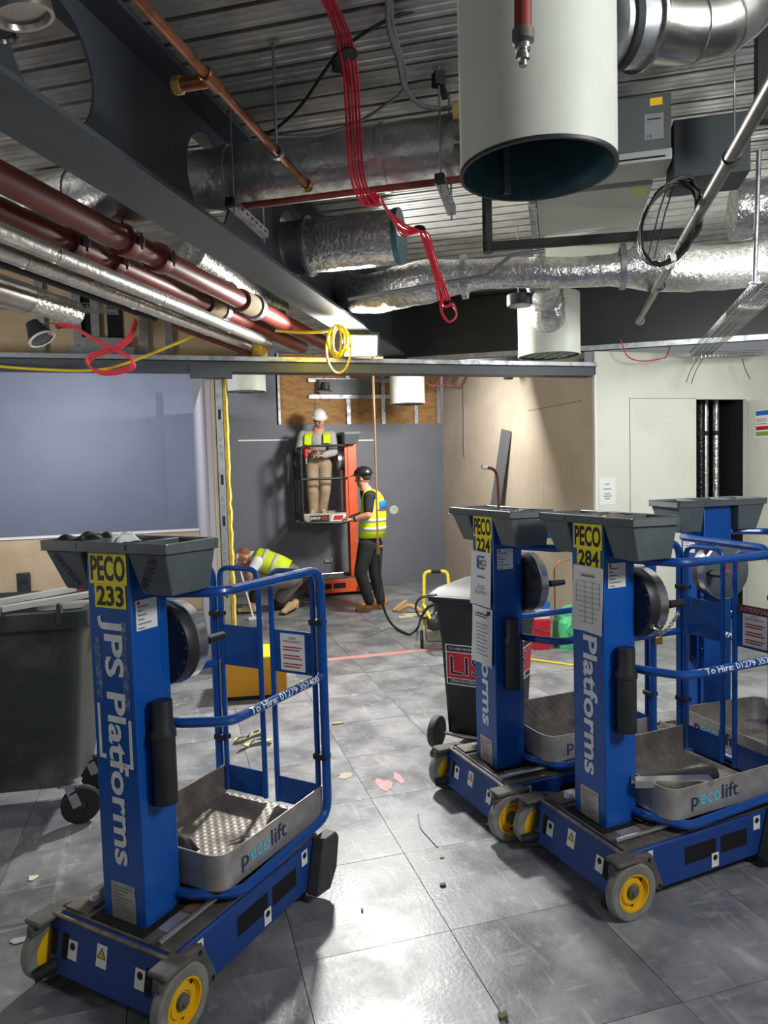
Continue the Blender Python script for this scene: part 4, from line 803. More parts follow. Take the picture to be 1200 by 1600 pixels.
# strut hangers: slotted channel on two rods
def strut(p0, p1, label, ztop=ZD):
    p0, p1 = Vector(p0), Vector(p1); root = empty('strut_hanger', p0)
    m = MB(); m.bar(p0, p1, 0.041, 0.041); o = sub(m.build('channel', M_galv, root, smooth=False), root)
    d = (p1-p0).normalized(); L = (p1-p0).length; sd = d.cross(Vector((0, 0, 1)))
    for k in range(max(2, int(L/0.05))):
        q = p0+d*(0.025+0.05*k)
        if 0.025+0.05*k > L-0.01: break
        m = MB(); m.bar(q+sd*0.0207-d*0.012, q+sd*0.0207+d*0.012, 0.0008, 0.011); oo = m.build('slot', M_slot, o, smooth=False); oo.matrix_parent_inverse = Matrix.Identity(4)
    m = MB(); m.bar(p0-d*0.03, p0, 0.045, 0.045); sub(m.build('end_cap', M_rubber, root, bevel=0.004), root)
    for t in (0.06, 0.97): 
        q = p0.lerp(p1, t); m = MB(); m.cyl(q-Vector((0, 0, 0.05)), (q.x, q.y, ztop), 0.005, seg=6); sub(m.build('rod', M_galv, root), root)
    return tag(root, label, 'hanger', 'slotted strut hangers')
strut(atz(362, 318, 3.14), atz(414, 366, 3.10), 'slotted strut hanger under the foil duct beside the beam')
strut(atz(688, 282, 3.14), atz(706, 330, 3.10), 'slotted strut hanger left of the large white drum')
for (px, py, lb) in ((529, 110, 'small black bracket on the deck behind the red cables'), (685, 135, 'small black bracket on the deck left of the white drum')):
    q = atz(px, py, ZD-0.09); m = MB(); m.bar(q, q+Vector((0, 0, 0.06)), 0.05, 0.05); m.bar(q+Vector((0.0, 0, 0.05)), q+SS*0.2+Vector((0, 0, 0.05)), 0.03, 0.03); one('deck_bracket', m, M_rubber, lb, 'bracket', bevel=0.003)
# red mains pipes left of the beam, with grooved couplings
GR = 'red pipes left of the steel beam'
def redpipe(n0, z0, r, cs, s1, label):
    root = empty('red_pipe', S(n0, 3.0, z0)); m = MB(); m.tube([S(n0, -1, z0), S(n0, s1, z0)], r, 22); sub(m.build('pipe', M_redpipe, root), root)
    for s_ in cs:
        m = MB(); m.lathe([(r, -0.045), (r+0.018, -0.04), (r+0.022, 0), (r+0.018, 0.04), (r, 0.045)], S(n0, s_, z0), (0.5, 0.866, 0), 22); c = sub(m.build('coupling', M_redpipe, root), root)
        for sg in (-1, 1):
            m = MB(); q = S(n0+sg*(r+0.03), s_, z0-0.01); m.bar(q-SS*0.0-Vector((0, 0, 0.02)), q+Vector((0, 0, 0.02)), 0.05, 0.03); m.cyl(q-Vector((0, 0, 0.045)), q+Vector((0, 0, 0.045)), 0.008, seg=6); cc_ = m.build('coupling_bolt', M_dirt, c); cc_.matrix_parent_inverse = Matrix.Identity(4)
            cc_.parent = c; cc_.matrix_parent_inverse = Matrix.Translation(-root.location) if False else Matrix.Identity(4)
    return tag(root, label, 'pipe', GR)
redpipe(-2.285, 3.10, 0.066, (s_of(213, 375, 3.1), s_of(262, 402, 3.1)), 7.1, 'upper red mains pipe with two couplings, next to the beam')
redpipe(-2.57, 3.10, 0.060, (s_of(125, 378, 3.1), s_of(180, 408, 3.1)), 7.1, 'lower red mains pipe with two couplings, beside the silver pipes')
for n0, r, lb in ((-2.285, 0.085, 'round lagging sleeve with a metal rim on the upper red pipe'), (-2.57, 0.078, 'round lagging sleeve with a metal rim on the lower red pipe')):
    m = MB(); s_ = 5.25; m.lathe([(0.066, -0.25), (r, -0.25), (r, 0.02), (0.066, 0.02)], S(n0, s_, 3.10), (0.5, 0.866, 0), 24); o = one('pipe_sleeve', m, mat('lagging_brown', (150, 130, 104), 0.9), lb, 'sleeve')
    m = MB(); m.lathe([(r, -0.03), (r+0.012, -0.03), (r+0.012, 0.03), (r, 0.03)], S(n0, s_, 3.10), (0.5, 0.866, 0), 24); m.build('metal_band', M_galv, o)
m = MB(); m.bar(S(-2.30, s_of(213, 375, 3.1), 3.12), S(-2.30, s_of(213, 375, 3.1), ZD), 0.03, 0.01); one('pipe_bracket', m, M_redpipe, 'flat red bracket rising from the upper red pipe', 'bracket')
# silver lagged pipes, dark pipe and duct on the far left
GS = 'lagged pipes left of the red pipes'
for (n0, z0, r, mt, s1, lb) in ((-2.50, 2.965, 0.045, M_foils, 6.1, 'silver lagged pipe directly below the red pipes'), (-2.69, 2.955, 0.045, M_foils, 6.2, 'lower silver lagged pipe beside the dark pipe'), (-2.85, 2.955, 0.02, M_beamdk, 4.95, 'thin dark pipe along the lower silver pipe')):
    pts = [S(n0, -1+0.25*k, z0) for k in range(int((s1+1)/0.25)+1)]
    o = duct('lagged_pipe', pts, r, mt, lb, bands=[(k, 0.02, M_foils) for k in range(9, len(pts), 4)] if mt is M_foils else [(len(pts)-2, 0.03, M_rubber)], seg=18, cat='pipe', group=GS)
m = MB(); m.tube([S(-2.85, 4.95, 2.955), S(-2.87, 6.9, 2.955)], 0.022, 10); one('red_branch_pipe', m, M_redpipe, 'thin red pipe continuing from the dark pipe to the header', 'pipe')
m = MB(); m.lathe([(0, 0), (0.05, 0), (0.05, 0.08), (0.02, 0.10)], S(-2.69, 6.22, 2.955), (0.5, 0.866, 0), 14); tag(m.build('wool_end', M_ins, o), 'yellow wool end')
duct('spiral_duct', [S(-3.24, s_, 2.95) for s_ in (-1, 1, 2.5, 3.9)], 0.095, M_spiral, 'smooth silver duct at the left edge below the dark pipe', bands=((2, 0.02, M_galv), (1, 0.02, M_galv)))
duct('duct_wrap', [S(-3.23, 3.88+0.12*k, 2.95) for k in range(5)], 0.085, M_foil, 'crinkled foil wrap continuing the smooth silver duct', wr=0.06)
b0, b1 = aty(-40, 478, 6.1), aty(185, 488, 6.1); basket('basket_tray', b0, b1, 0.16, 0.04, 'bright wire tray at the left edge below the silver duct')
duct('foil_duct', spline([atz(300, 395, 3.3), atz(350, 430, 3.3), atz(385, 455, 3.3), atz(440, 480, 3.28)], 5), 0.085, M_foil, 'crumpled foil duct glimpsed between the beam and the red pipes', wr=0.08, group=GF)
# ---- cables
def cable(name, pts, r, mt, label, cat='cable', n=8, group=None, seg=6):
    m = MB(); m.tube(spline(pts, n), r, seg); return one(name, m, mt, label, cat, group)
rb = empty('red_cable_bundle', atd(553, 200, 3.2)); rr = random.Random(11)
core = [(500, -25, 2.72), (533, 45, 2.85), (547, 110, 2.98), (552, 190, 3.10), (556, 262, 3.22), (566, 300, 3.26), (580, 322, 3.28)]
for k in range(5):
    off = (k-2)*5.2; dd = (k % 2)*0.02
    pts = [atd(x+off*(1.0 if i > 0 else 0.8), y+rr.uniform(-1, 1), D+dd+0.004*k) for i, (x, y, D) in enumerate(core)]
    tail = [(588, 300+2*k, 3.34), (612, 330+5*k, 3.5), (640-4*k, 352+4*k, 3.62), (660, 362, 3.75), (672, 392, 3.85), (684, 430, 3.95), (690+2*k, 470, 4.0)]
    pts += [atd(x+off*0.5, y, D+dd) for x, y, D in tail]
    m = MB(); m.tube(spline(pts, 5), 0.0058, 6); sub(m.build('strand', M_redcable, rb), rb)
for k in range(2):
    pts = [atd(690+k*3, 450, 4.0), atd(690-k*2, 475, 4.0), atd(692, 490+k*3, 4.0), atd(702, 503, 4.0), atd(713, 493, 4.0), atd(708, 478-k*4, 4.0), atd(694, 478, 4.0), atd(688, 455, 4.0)]
    m = MB(); m.tube(spline(pts, 6), 0.0058, 6); sub(m.build('end_loop', M_redcable, rb), rb)
for (x, y, D) in ((546, 84, 2.93), (655, 358, 3.74)):
    p = atd(x, y, D); m = MB(); m.lathe([(0.0, -0.004), (0.034, -0.004), (0.034, 0.004), (0, 0.004)], p, (0.1, 0.2, 1), 12); sub(m.build('cable_tie', M_cable, rb), rb)
tag(rb, 'bundle of red cables drooping from the deck with a looped end', 'cable')
cable('grey_conduit', [atd(606, -20, 2.75), atd(607, 40, 2.85), atd(622, 90, 2.95), atd(632, 135, 3.1), atd(655, 163, 3.2), atd(690, 170, 3.3), atd(720, 163, 3.35)], 0.011, M_conduit, 'grey flexible conduit curving behind the red cables', 'conduit')
cable('grey_conduit', [atd(612, -20, 2.80), atd(614, 40, 2.9), atd(634, 130, 3.15), atd(600, 165, 3.25), atd(560, 190, 3.35), atd(500, 210, 3.4), atd(430, 212, 3.4)], 0.008, M_conduit, 'darker conduit sagging across the deck towards the copper pipe', 'conduit')
cable('black_cable', [atd(715, 2, 2.9), atd(620, 25, 2.9), atd(545, 68, 2.95), atd(515, 100, 3.05), atd(470, 165, 3.2), atd(430, 202, 3.3), atd(410, 208, 3.35)], 0.007, M_cable, 'black cable slanting across the deck behind the red bundle')
cable('yellow_extension_cable', [atd(-20, 571, 5.7), atd(60, 577, 5.7), atd(140, 579, 5.72), (atd(190, 570, 5.75)), atd(260, 543, 5.8), atd(320, 517, 5.85), atd(350, 503, 5.9)], 0.011, M_yellow, 'yellow cable sagging across the header at the left', n=8)
cable('yellow_feed_cable', [atd(430, 517, 5.9), atd(470, 519, 5.9), atd(508, 518, 5.9), atd(522, 512, 5.9)], 0.011, M_yellow, 'short yellow cable leading to the coil by the flood lamp')
yc = empty('yellow_cable_coil', atd(530, 545, 5.85)); rr = random.Random(2)
for k in range(6):
    w, h0, h1 = 8+2.2*k, 512-rr.uniform(0, 4), 548+rr.uniform(0, 12)+(24 if k == 5 else 0); cx = 528+rr.uniform(-3, 4)
    pts = [atd(cx+w*math.cos(2*PI*i/12), (h0+h1)/2+(h1-h0)/2*math.sin(2*PI*i/12), 5.82+0.012*k) for i in range(12)]
    m = MB(); m.tube(spline(pts, 3, True), 0.0095, 6, closed=True); sub(m.build('loop', M_yellow, yc), yc)
tag(yc, 'hank of yellow cable hanging beside the flood lamp', 'cable')
rl = empty('red_flex_loop', atd(160, 560, 5.6))
for k in range(3):
    pts = [atd(x+2*k, y+3*k, 5.55+0.02*k) for x, y in ((85, 507), (110, 506), (130, 518), (160, 535), (195, 552), (207, 566), (190, 576), (160, 580), (140, 572), (135, 560), (150, 550), (180, 540), (200, 525), (208, 508), (210, 497))]
    m = MB(); m.tube(spline(pts, 5), 0.008, 6); sub(m.build('strand', mat('red_flex', (222, 70, 84), 0.4) if k == 0 else _mats['red_flex'], rl), rl)
tag(rl, 'looped red flex hanging from the black lamp at the left', 'cable')
# hanging black downlight
p = atd(66, 530, 5.5); ax = Vector((0.5, -0.25, -0.9)).normalized()*-1
lm = empty('hanging_downlight', p)
m = MB(); m.lathe([(0.10, 0.0), (0.098, 0.012), (0.075, 0.075), (0.055, 0.125), (0.05, 0.15), (0, 0.155)], p, ax, 28); sub(m.build('shade', M_black, lm), lm)
m = MB(); m.lathe([(0.085, -0.003), (0.104, -0.003), (0.104, 0.006), (0.085, 0.006)], p, ax, 28); sub(m.build('rim', M_paper, lm), lm)
m = MB(); m.lathe([(0.0, 0.02), (0.088, 0.002)], p, ax, 28); sub(m.build('diffuser', M_tray, lm), lm)
m = MB(); m.bar(p+ax*0.10+_r0*0.065, p+ax*0.04+_r0*0.085, 0.05, 0.008); sub(m.build('label', M_paper, lm), lm)
m = MB(); m.tube([p+ax*0.15, atd(84, 505, 5.5), atd(86, 485, 5.5)], 0.004, 6); sub(m.build('suspension_wire', M_steel, lm), lm)
tag(lm, 'black cone downlight with a white rim hanging at the left', 'lamp')
# LED flood lamp on the beam: the key light
fl = empty('flood_lamp', (1.64, 6.27, 2.92)); dirv = Vector((0.9, 2.6, 0.3))-Vector((1.61, 6.20, 2.90)); q = dirv.to_track_quat('-Z', 'Y')
m = MB(); m.box(-0.16, 0.16, -0.11, 0.11, 0.0, 0.045); o = m.build('housing', M_galv, fl, bevel=0.008); o.rotation_euler = q.to_euler()
m = MB(); m.box(-0.14, 0.14, -0.09, 0.09, -0.006, 0.0); o = m.build('led_panel', mat('led_light', (255, 252, 240), 0.4, emit=22), fl, smooth=False); o.rotation_euler = q.to_euler()
m = MB(); m.tube([(-0.17, 0, 0.02), (-0.17, 0.0, 0.12), (0.17, 0.0, 0.12), (0.17, 0, 0.02)], 0.008, 6); o = m.build('bracket', M_galv, fl)
tag(fl, 'glowing LED flood lamp fixed under the end of the steel beam', 'lamp')
# ------------------------------------------------------------------ loose things
def rrect(w, d, r, z, n=5, cx=0, cy=0):
    out = []
    for (sx, sy, a0) in ((1, 1, 0), (-1, 1, PI/2), (-1, -1, PI), (1, -1, 1.5*PI)):
        for k in range(n+1):
            a = a0+PI/2*k/n; out.append((cx+sx*(w/2-r)+r*math.cos(a), cy+sy*(d/2-r)+r*math.sin(a), z))
    return out
# four-wheeled waste bin at the left
c0 = atz(137, 954, 1.155); a6 = math.radians(-6); ex, ey = Vector((math.cos(a6), math.sin(a6), 0)), Vector((-math.sin(a6), math.cos(a6), 0))
ctr = c0-ex*0.63+ey*0.37; bn = empty('waste_bin', (ctr.x, ctr.y, 0), a6)
m = MB(); R = [rrect(1.00, 0.54, 0.10, 0.225), rrect(1.02, 0.56, 0.10, 0.26), rrect(1.16, 0.68, 0.09, 1.02), rrect(1.18, 0.70, 0.08, 1.09)]
R += [rrect(1.10, 0.62, 0.07, 1.09), rrect(0.96, 0.50, 0.09, 0.35)]; m.loft(R); m.build('body', M_bingrn, bn)
m = MB(); m.loft([rrect(1.19, 0.71, 0.07, 1.06), rrect(1.26, 0.78, 0.06, 1.075), rrect(1.26, 0.78, 0.06, 1.155), rrect(1.20, 0.72, 0.06, 1.16), rrect(1.17, 0.69, 0.06, 1.10)], caps=False); m.build('rim', M_bingrn, bn)
for x in (-0.45, -0.12, 0.22, 0.50):
    m = MB(); m.box(x-0.012, x+0.012, -0.40, -0.36, 1.09, 1.20); m.build('rim_clip', M_bingrn, bn, bevel=0.004)
m = MB(); m.box(0.57, 0.66, -0.06, 0.06, 0.98, 1.06); m.build('lifting_lug', M_black, bn, bevel=0.01)
for sx in (-1, 1):
    for sy in (-1, 1):
        q = Vector((sx*0.46, sy*0.21, 0)); m = MB(); m.lathe([(0.03, -0.022), (0.09, -0.022), (0.10, -0.012), (0.10, 0.012), (0.09, 0.022), (0.03, 0.022)], q+Vector((sx*0.05, 0, 0.10)), (0.35, -1, 0), 24); w = m.build('castor', M_rubber, bn)
        m = MB(); m.lathe([(0, -0.018), (0.055, -0.014), (0.06, -0.006), (0.06, 0.006), (0.055, 0.014), (0, 0.018)], q+Vector((sx*0.05, 0, 0.10)), (0.35, -1, 0), 18); m.build('castor_hub', M_black, w)
        m = MB(); m.box(q.x-0.05, q.x+0.05, q.y-0.05, q.y+0.05, 0.212, 0.226)
        for t in (-0.032, 0.032):
            o = q+Vector((sx*0.05-t*-0.33, t, 0.10)); m.bar(q+Vector((0, t, 0.215)), o, 0.045, 0.006, up=(0.35, -1, 0))
        m.build('castor_fork', M_galv, w)
tag(bn, 'dark green-grey four-wheeled waste bin at the left edge', 'bin')
# metal trunking offcuts lying across the bin
def atbin(px, py, z): return atz(px, py, z)
zr = 1.175
for k, (u0, v0, u1, v1, z0, z1, w, lb) in enumerate(((-60, 955, 148, 917, 1.175, 1.20, 0.05, 'upper pale metal channel lying across the waste bin'), (-60, 966, 150, 930, 1.165, 1.185, 0.05, 'lower pale metal channel lying across the waste bin'), (60, 952, 152, 945, 1.13, 1.13, 0.09, 'crumpled pale strip in the waste bin beside the lift mast'))):
    p0, p1 = atz(u0, v0, z0), atz(u1, v1, z1); m = MB(); m.bar(p0, p1, w, 0.004); d = (p1-p0).normalized(); sd = d.cross(Vector((0, 0, 1))).normalized()
    for s in (-1, 1): m.bar(p0+sd*s*w/2+Vector((0, 0, 0.012)), p1+sd*s*w/2+Vector((0, 0, 0.012)), 0.004, 0.026)
    one('metal_channel', m, mat('pale_metal', (218, 217, 212), 0.4, 0.25) if k == 0 else _mats['pale_metal'], lb, 'channel', 'metal offcuts in the waste bin', smooth=False)
p = atz(121, 919, 1.21); m = MB(); m.bar(p, p+ex*0.05, 0.03, 0.022); one('red_offcut', m, M_red, 'small red offcut on the metal channels in the bin', 'offcut', bevel=0.003)
p = aty(38, 909, YB-0.92); m = MB(); m.box(p.x-0.075, p.x+0.075, YB-1.0, YB-0.92, p.z-0.14, p.z+0.12); o = one('cable_box', m, M_black, 'black box fixed to the tan low wall behind the waste bin', 'box', bevel=0.01)
m = MB(); m.box(p.x-0.05, p.x+0.05, YB-1.006, YB-1.0, p.z-0.02, p.z+0.06); m.build('box_cover', M_rubber, o, bevel=0.003)
# black wheelie bin
wb_ = Vector((1.55, 4.30, 0)); a46 = math.radians(-46); wx = Vector((math.cos(a46), math.sin(a46), 0)); wy = Vector((-math.sin(a46), math.cos(a46), 0))
bo = wb_+wx*0.265; bn2 = empty('wheelie_bin', (bo.x, bo.y, 0), a46)      # local x = width, y = depth away from the wheels
m = MB(); m.loft([rrect(0.40, 0.40, 0.05, 0.07, cy=0.26), rrect(0.42, 0.42, 0.05, 0.10, cy=0.26), rrect(0.47, 0.50, 0.05, 0.70, cy=0.27), rrect(0.52, 0.58, 0.05, 0.95, cy=0.28), rrect(0.55, 0.62, 0.05, 0.96, cy=0.28), rrect(0.55, 0.62, 0.05, 0.99, cy=0.28)]); body = m.build('body', M_binblk, bn2)
m = MB(); m.loft([rrect(0.59, 0.68, 0.06, 0.985, cy=0.30), rrect(0.59, 0.68, 0.06, 1.01, cy=0.30), rrect(0.52, 0.58, 0.06, 1.045, cy=0.31), rrect(0.40, 0.40, 0.06, 1.06, cy=0.33)]); lid = m.build('lid', M_binblk, bn2)
m = MB(); m.tube([(-0.25, -0.07, 1.0), (0.25, -0.07, 1.0)], 0.014, 8); m.box(-0.26, -0.22, -0.07, 0.0, 0.98, 1.02); m.box(0.22, 0.26, -0.07, 0.0, 0.98, 1.02); m.build('handle', M_binblk, bn2)
sheet('lid_label', 0.16, 0.11, frame((0.03, 0.24, 1.0605), (1, 0, 0), (0, 1, 0)), M_red, lid)
for s in (-1, 1):
    m = MB(); m.lathe([(0, -0.012), (0.07, -0.016), (0.078, -0.022), (0.10, -0.022), (0.105, -0.012), (0.105, 0.012), (0.10, 0.022), (0, 0.022)], (s*0.265, 0.02, 0.105), (1, 0, 0), 24); m.build('wheel', mat('grey_rubber_wheel', (84, 84, 82), 0.7) if s == -1 else _mats['grey_rubber_wheel'], bn2)
m = MB(); m.cyl((-0.27, 0.02, 0.105), (0.27, 0.02, 0.105), 0.012, seg=10); m.build('axle', M_steel, bn2)
def sign(cx, cy, cz, xdir, tilt):
    Mx = frame((cx, cy, cz), xdir, tilt); sg = sheet('hire_sign', 0.36, 0.265, Mx, M_paper, bn2, t=0.002)
    m = MB(); m.box(-0.172, 0.172, -0.125, 0.125, 0.002, 0.003); m.build('sign_field', M_ink, sg, smooth=False)
    m = MB(); m.box(-0.172, 0.172, -0.088, 0.082, 0.003, 0.004); m.build('sign_red_field', M_red, sg, smooth=False)
    m = MB()
    for x0, x1, y0, y1 in ((-0.172, 0.172, 0.080, 0.085), (-0.172, 0.172, -0.091, -0.087)): m.box(x0, x1, y0, y1, 0.0032, 0.0046)
    m.build('sign_rule', M_paper, sg, smooth=False)
    lettering('sign_lettering', 'LIS', 0.125, frame((-0.035, -0.003, 0.0046), (1, 0, 0), (0, 1, 0)), M_paper, sg, width=0.235, bold=0.012); lettering('sign_lettering', 'LIS', 0.119, frame((-0.035, -0.003, 0.0052), (1, 0, 0), (0, 1, 0)), M_ink, sg, width=0.228, bold=-0.002)
    lettering('sign_lettering', 'TO HIRE FROM  |', 0.022, frame((-0.07, 0.103, 0.0036), (1, 0, 0), (0, 1, 0)), M_paper, sg, width=0.18); lettering('sign_lettering', 'LONDON INDUSTRIAL', 0.02, frame((-0.03, -0.106, 0.0036), (1, 0, 0), (0, 1, 0)), M_paper, sg, width=0.25)
sign(-0.01, 0.0285, 0.56, (1, 0, 0), (0, -0.05, 1)); sign(0.2285, 0.27, 0.56, (0, 1, 0), (0.05, 0, 1))
tag(bn2, 'black two-wheeled bin with a red and white hire sign behind lift 224', 'bin')
# yellow tool chest
p0, p1 = atz(344, 1098), atz(449, 1091); dx = (p1-p0).normalized(); rz = math.atan2(dx.y, dx.x); tc_ = empty('tool_chest', p0, rz); Wc = (p1-p0).length
M_chest = mat('amber_chest', (214, 150, 24), 0.5, c2=(200, 138, 20), ns=4)
m = MB(); m.box(0, Wc, 0, 0.42, 0.035, 0.33); m.build('body', M_chest, tc_, bevel=0.006)
m = MB(); m.box(-0.004, Wc+0.004, -0.004, 0.424, 0.33, 0.352); ld = m.build('lid', M_yellowp, tc_, bevel=0.005)
m = MB(); m.box(0.03, Wc-0.03, 0.02, 0.40, 0.0, 0.035); m.build('plinth', M_rubber, tc_, smooth=False)
lb = sheet('lid_label', 0.17, 0.11, frame((0.27, 0.20, 0.3525), (1, 0, 0), (0, 1, 0)), mat('pink_label', (240, 150, 140), 0.6), ld)
m = MB(); m.box(-0.07, 0.05, -0.02, 0.02, 0.0009, 0.0016); m.build('label_mark', M_inkred, lb, smooth=False)
tag(tc_, 'amber yellow tool chest on the floor behind lift 233', 'chest')
# hazard tape scraps
rr = random.Random(4); q = atz(392, 1166); M_hz = mat('pale_yellow_tape', (226, 220, 130), 0.6)
for k, lb in enumerate(('crumpled yellow and black tape scrap, upper one by the tool chest', 'crumpled yellow and black tape scrap, lower one by the tool chest')):
    m = MB(); pts = []
    b = q+Vector((0.02*k, 0.12-0.16*k, 0)); n = 7; vs = []
    for i in range(n):
        t = i/(n-1)-0.5; vs += [b+Vector((t*0.22, 0.05*math.sin(4*t+k), 0.012+0.035*abs(math.sin(6*t+k)))), b+Vector((t*0.22+0.02, 0.05*math.sin(4*t+k)+0.06, 0.004+0.02*abs(math.cos(7*t)))),]
    m.add(vs, [(2*i, 2*i+2, 2*i+3, 2*i+1) for i in range(n-1)]); vs2 = [v-Vector((0, 0, 0.0035)) for v in vs]; m.add(vs2, [(2*i, 2*i+1, 2*i+3, 2*i+2) for i in range(n-1)])
    o = one('tape_scrap', m, M_hz, lb, 'tape'); m = MB(); m.add([v+Vector((0, 0, 0.002)) for v in vs[4:8]], [(0, 2, 3, 1)]); m.add([v+Vector((0, 0, 0.002)) for v in vs[8:12]][:4], [(0, 2, 3, 1)] if k else [(0, 1, 2)]); m.build('black_stripe', M_ink, o, smooth=False)
# red floor tape, paint marks
a, b = atz(512, 1031), atz(700, 1012); m = MB(); m.bar(a+Vector((0, 0, 0.0012)), b+Vector((0, 0, 0.0012)), 0.10, 0.001); one('floor_tape', m, mat('red_floor_tape', (206, 128, 122), 0.6, c2=(186, 160, 156), ns=8, nd=8), 'faded red tape line across the floor in front of the recess', 'tape', smooth=False)
M_redmark = mat('red_spray', (204, 140, 140), 0.6, c2=(186, 160, 160), ns=25)
def splat(name, px, py, w, h, mt, label, z=0.0012, n=14, seed=1, cat='mark', t=0.0008):
    r = random.Random(seed); c = atz(px, py, z); vs = []
    for i in range(n):
        a = 2*PI*i/n; k = r.uniform(0.6, 1.1); vs.append((c.x+w/2*k*math.cos(a), c.y+h/2*k*math.sin(a)))
    m = MB(); m.prism(vs, z, z+t, 'z'); return one(name, m, mt, label, cat, smooth=False)
splat('paint_mark', 600, 1226, 0.10, 0.20, M_redmark, 'red paint smear on the floor, left one between the lifts', seed=2); splat('paint_mark', 622, 1215, 0.06, 0.18, M_redmark, 'red paint smear on the floor, right one between the lifts', seed=3)
splat('paint_mark', 540, 1212, 0.10, 0.09, mat('tan_stain', (180, 168, 150), 0.6), 'tan stain on the floor behind the gate of lift 233', seed=5)
splat('debris', 691, 1384, 0.035, 0.025, M_ink, 'dark chip on the pale floor between the lifts', n=8, seed=6, cat='debris', t=0.008); splat('debris', 566, 1423, 0.012, 0.03, M_ink, 'dark sliver on the floor near lift 233', n=7, seed=7, cat='debris', t=0.006)
splat('debris', 785, 1590, 0.045, 0.03, mat('mossy_crumb', (98, 96, 66), 0.9), 'brown-green crumb on the floor at the bottom edge', n=9, seed=8, cat='debris', t=0.012)
splat('debris', 52, 1372, 0.06, 0.05, M_cream, 'cream paper scrap on the floor at the left', n=8, seed=9, cat='debris', t=0.004); splat('debris', 30, 1470, 0.075, 0.05, mat('pale_scrap', (176, 182, 186), 0.3), 'pale plastic scrap on the floor beside the left wheel', n=12, seed=10, cat='debris', t=0.003)
splat('debris', 690, 1340, 0.03, 0.02, M_dirt, 'grey crumb on the floor in front of lift 224', n=8, seed=12, cat='debris', t=0.004); splat('debris', 527, 1131, 0.12, 0.03, mat('wood_sliver', (196, 190, 140), 0.8), 'pale wood sliver on the floor behind lift 233', n=9, seed=13, cat='debris', t=0.008)
m = MB(); m.tube(spline([atz(653, 1272, 0.004), atz(657, 1292, 0.004), atz(672, 1310, 0.004), atz(684, 1323, 0.004)], 4), 0.004, 5); one('wire_offcut', m, M_conduit, 'bent grey wire offcut on the floor left of lift 224', 'wire')
# wood offcuts near the recess
for k, (u, v, an, L, lb) in enumerate(((625, 952, 0.4, 0.22, 'thin wood offcut standing out at the left of the scrap heap'), (640, 955, -0.5, 0.30, 'thick curved wood offcut in the scrap heap by the pipe hose'), (634, 964, 0.1, 0.2, 'pale flat offcut in front of the scrap heap'), (660, 960, -0.2, 0.45, 'long pale batten on the floor behind the wheelie bin'))):
    q = atz(u, v, 0.02); d = Vector((math.cos(an), math.sin(an), 0)); m = MB()
    if k == 1: m.tube(spline([q-d*L/2, q+Vector((0, 0, 0.07)), q+d*L/2], 6), 0.03, 8)
    else: m.bar(q-d*L/2, q+d*L/2+(Vector((0, 0, 0.10)) if k == 0 else Vector((0, 0, 0))), 0.04, 0.03)
    one('wood_offcut', m, mat('raw_wood%d' % k, (200, 160, 110) if k < 2 else (220, 208, 180), 0.8), lb, 'offcut', 'wood offcuts by the recess', bevel=0.003)
# leaning plank, channel, copper bend
t_, b_ = atx(791, 672, XB-0.03), atz(752, 938); M_plank = mat('plank_grey', (96, 98, 102), 0.55)
m = MB(); up = Vector((1, 0, 0)); m.bar(b_, t_, 0.24, 0.02, up=(1, 0, 0.1)); one('leaning_board', m, M_plank, 'long grey board leaning on the beige wall', 'board', smooth=False)
t_, b_ = atx(724, 600, XB-0.012), atx(725, 712, XB-0.012); m = MB(); m.bar(t_, b_, 0.03, 0.02, up=(1, 0, 0)); o = one('wall_channel', m, M_galv, 'vertical metal channel fixed on the beige wall', 'channel', smooth=False); m = MB(); m.bar(t_-Vector((0.011, 0, 0)), b_-Vector((0.011, 0, 0)), 0.012, 0.002, up=(1, 0, 0)); m.build('channel_groove', M_slot, o, smooth=False)
q = [atd(779, 796, 3.72), atd(778, 765, 3.72), atd(776, 742, 3.72), atd(770, 733, 3.70), atd(760, 731, 3.68)]
cb = empty('copper_bend', q[0]); m = MB(); m.tube(spline(q, 5), 0.008, 8); sub(m.build('tube', M_copper, cb), cb); m = MB(); m.cyl(q[-1], atd(753, 729, 3.67), 0.012, seg=10); sub(m.build('tip', M_paper, cb), cb); tag(cb, 'bent copper pipe with a white tip standing in the tray of lift 224', 'pipe')
# pressure test riser: copper pipe, gauge, valve and hose
c = atd(589, 800, 8.05); gp = empty('test_pipe', (c.x, c.y, 0.9)); zb_ = atd(590, 858, 8.05).z
m = MB(); m.cyl((c.x, c.y, zb_), (c.x, c.y, 3.6), 0.011, seg=10); sub(m.build('copper_tube', mat('lit_copper', (222, 176, 140), 0.3, 0.45), gp), gp)  # lighter copy of the copper, the light on the pipe put into its colour
m = MB(); m.cyl((c.x, c.y, zb_-0.06), (c.x, c.y, zb_+0.08), 0.02, seg=10); m.cyl((c.x, c.y, zb_+0.02), (c.x+0.06, c.y, zb_+0.03), 0.012, seg=8); sub(m.build('valve', M_brass, gp), gp)
m = MB(); m.cyl((c.x, c.y, c.z+0.02), (c.x+0.13, c.y-0.04, c.z+0.02), 0.009, seg=8); sub(m.build('gauge_stem', M_brass, gp), gp)
g0 = Vector((c.x+0.18, c.y-0.06, c.z+0.02)); gd = (EYE-g0).normalized(); m = MB(); m.lathe([(0, -0.03), (0.05, -0.03), (0.055, 0.0), (0.052, 0.006)], g0, gd, 24); sub(m.build('gauge_case', M_steel, gp), gp)
m = MB(); m.lathe([(0, 0.004), (0.05, 0.004)], g0, gd, 24); sub(m.build('gauge_dial', M_paper, gp), gp); m = MB(); m.bar(g0+gd*0.006, g0+gd*0.006+Vector((0.02, 0, 0.03)), 0.004, 0.002); sub(m.build('gauge_needle', M_ink, gp), gp)
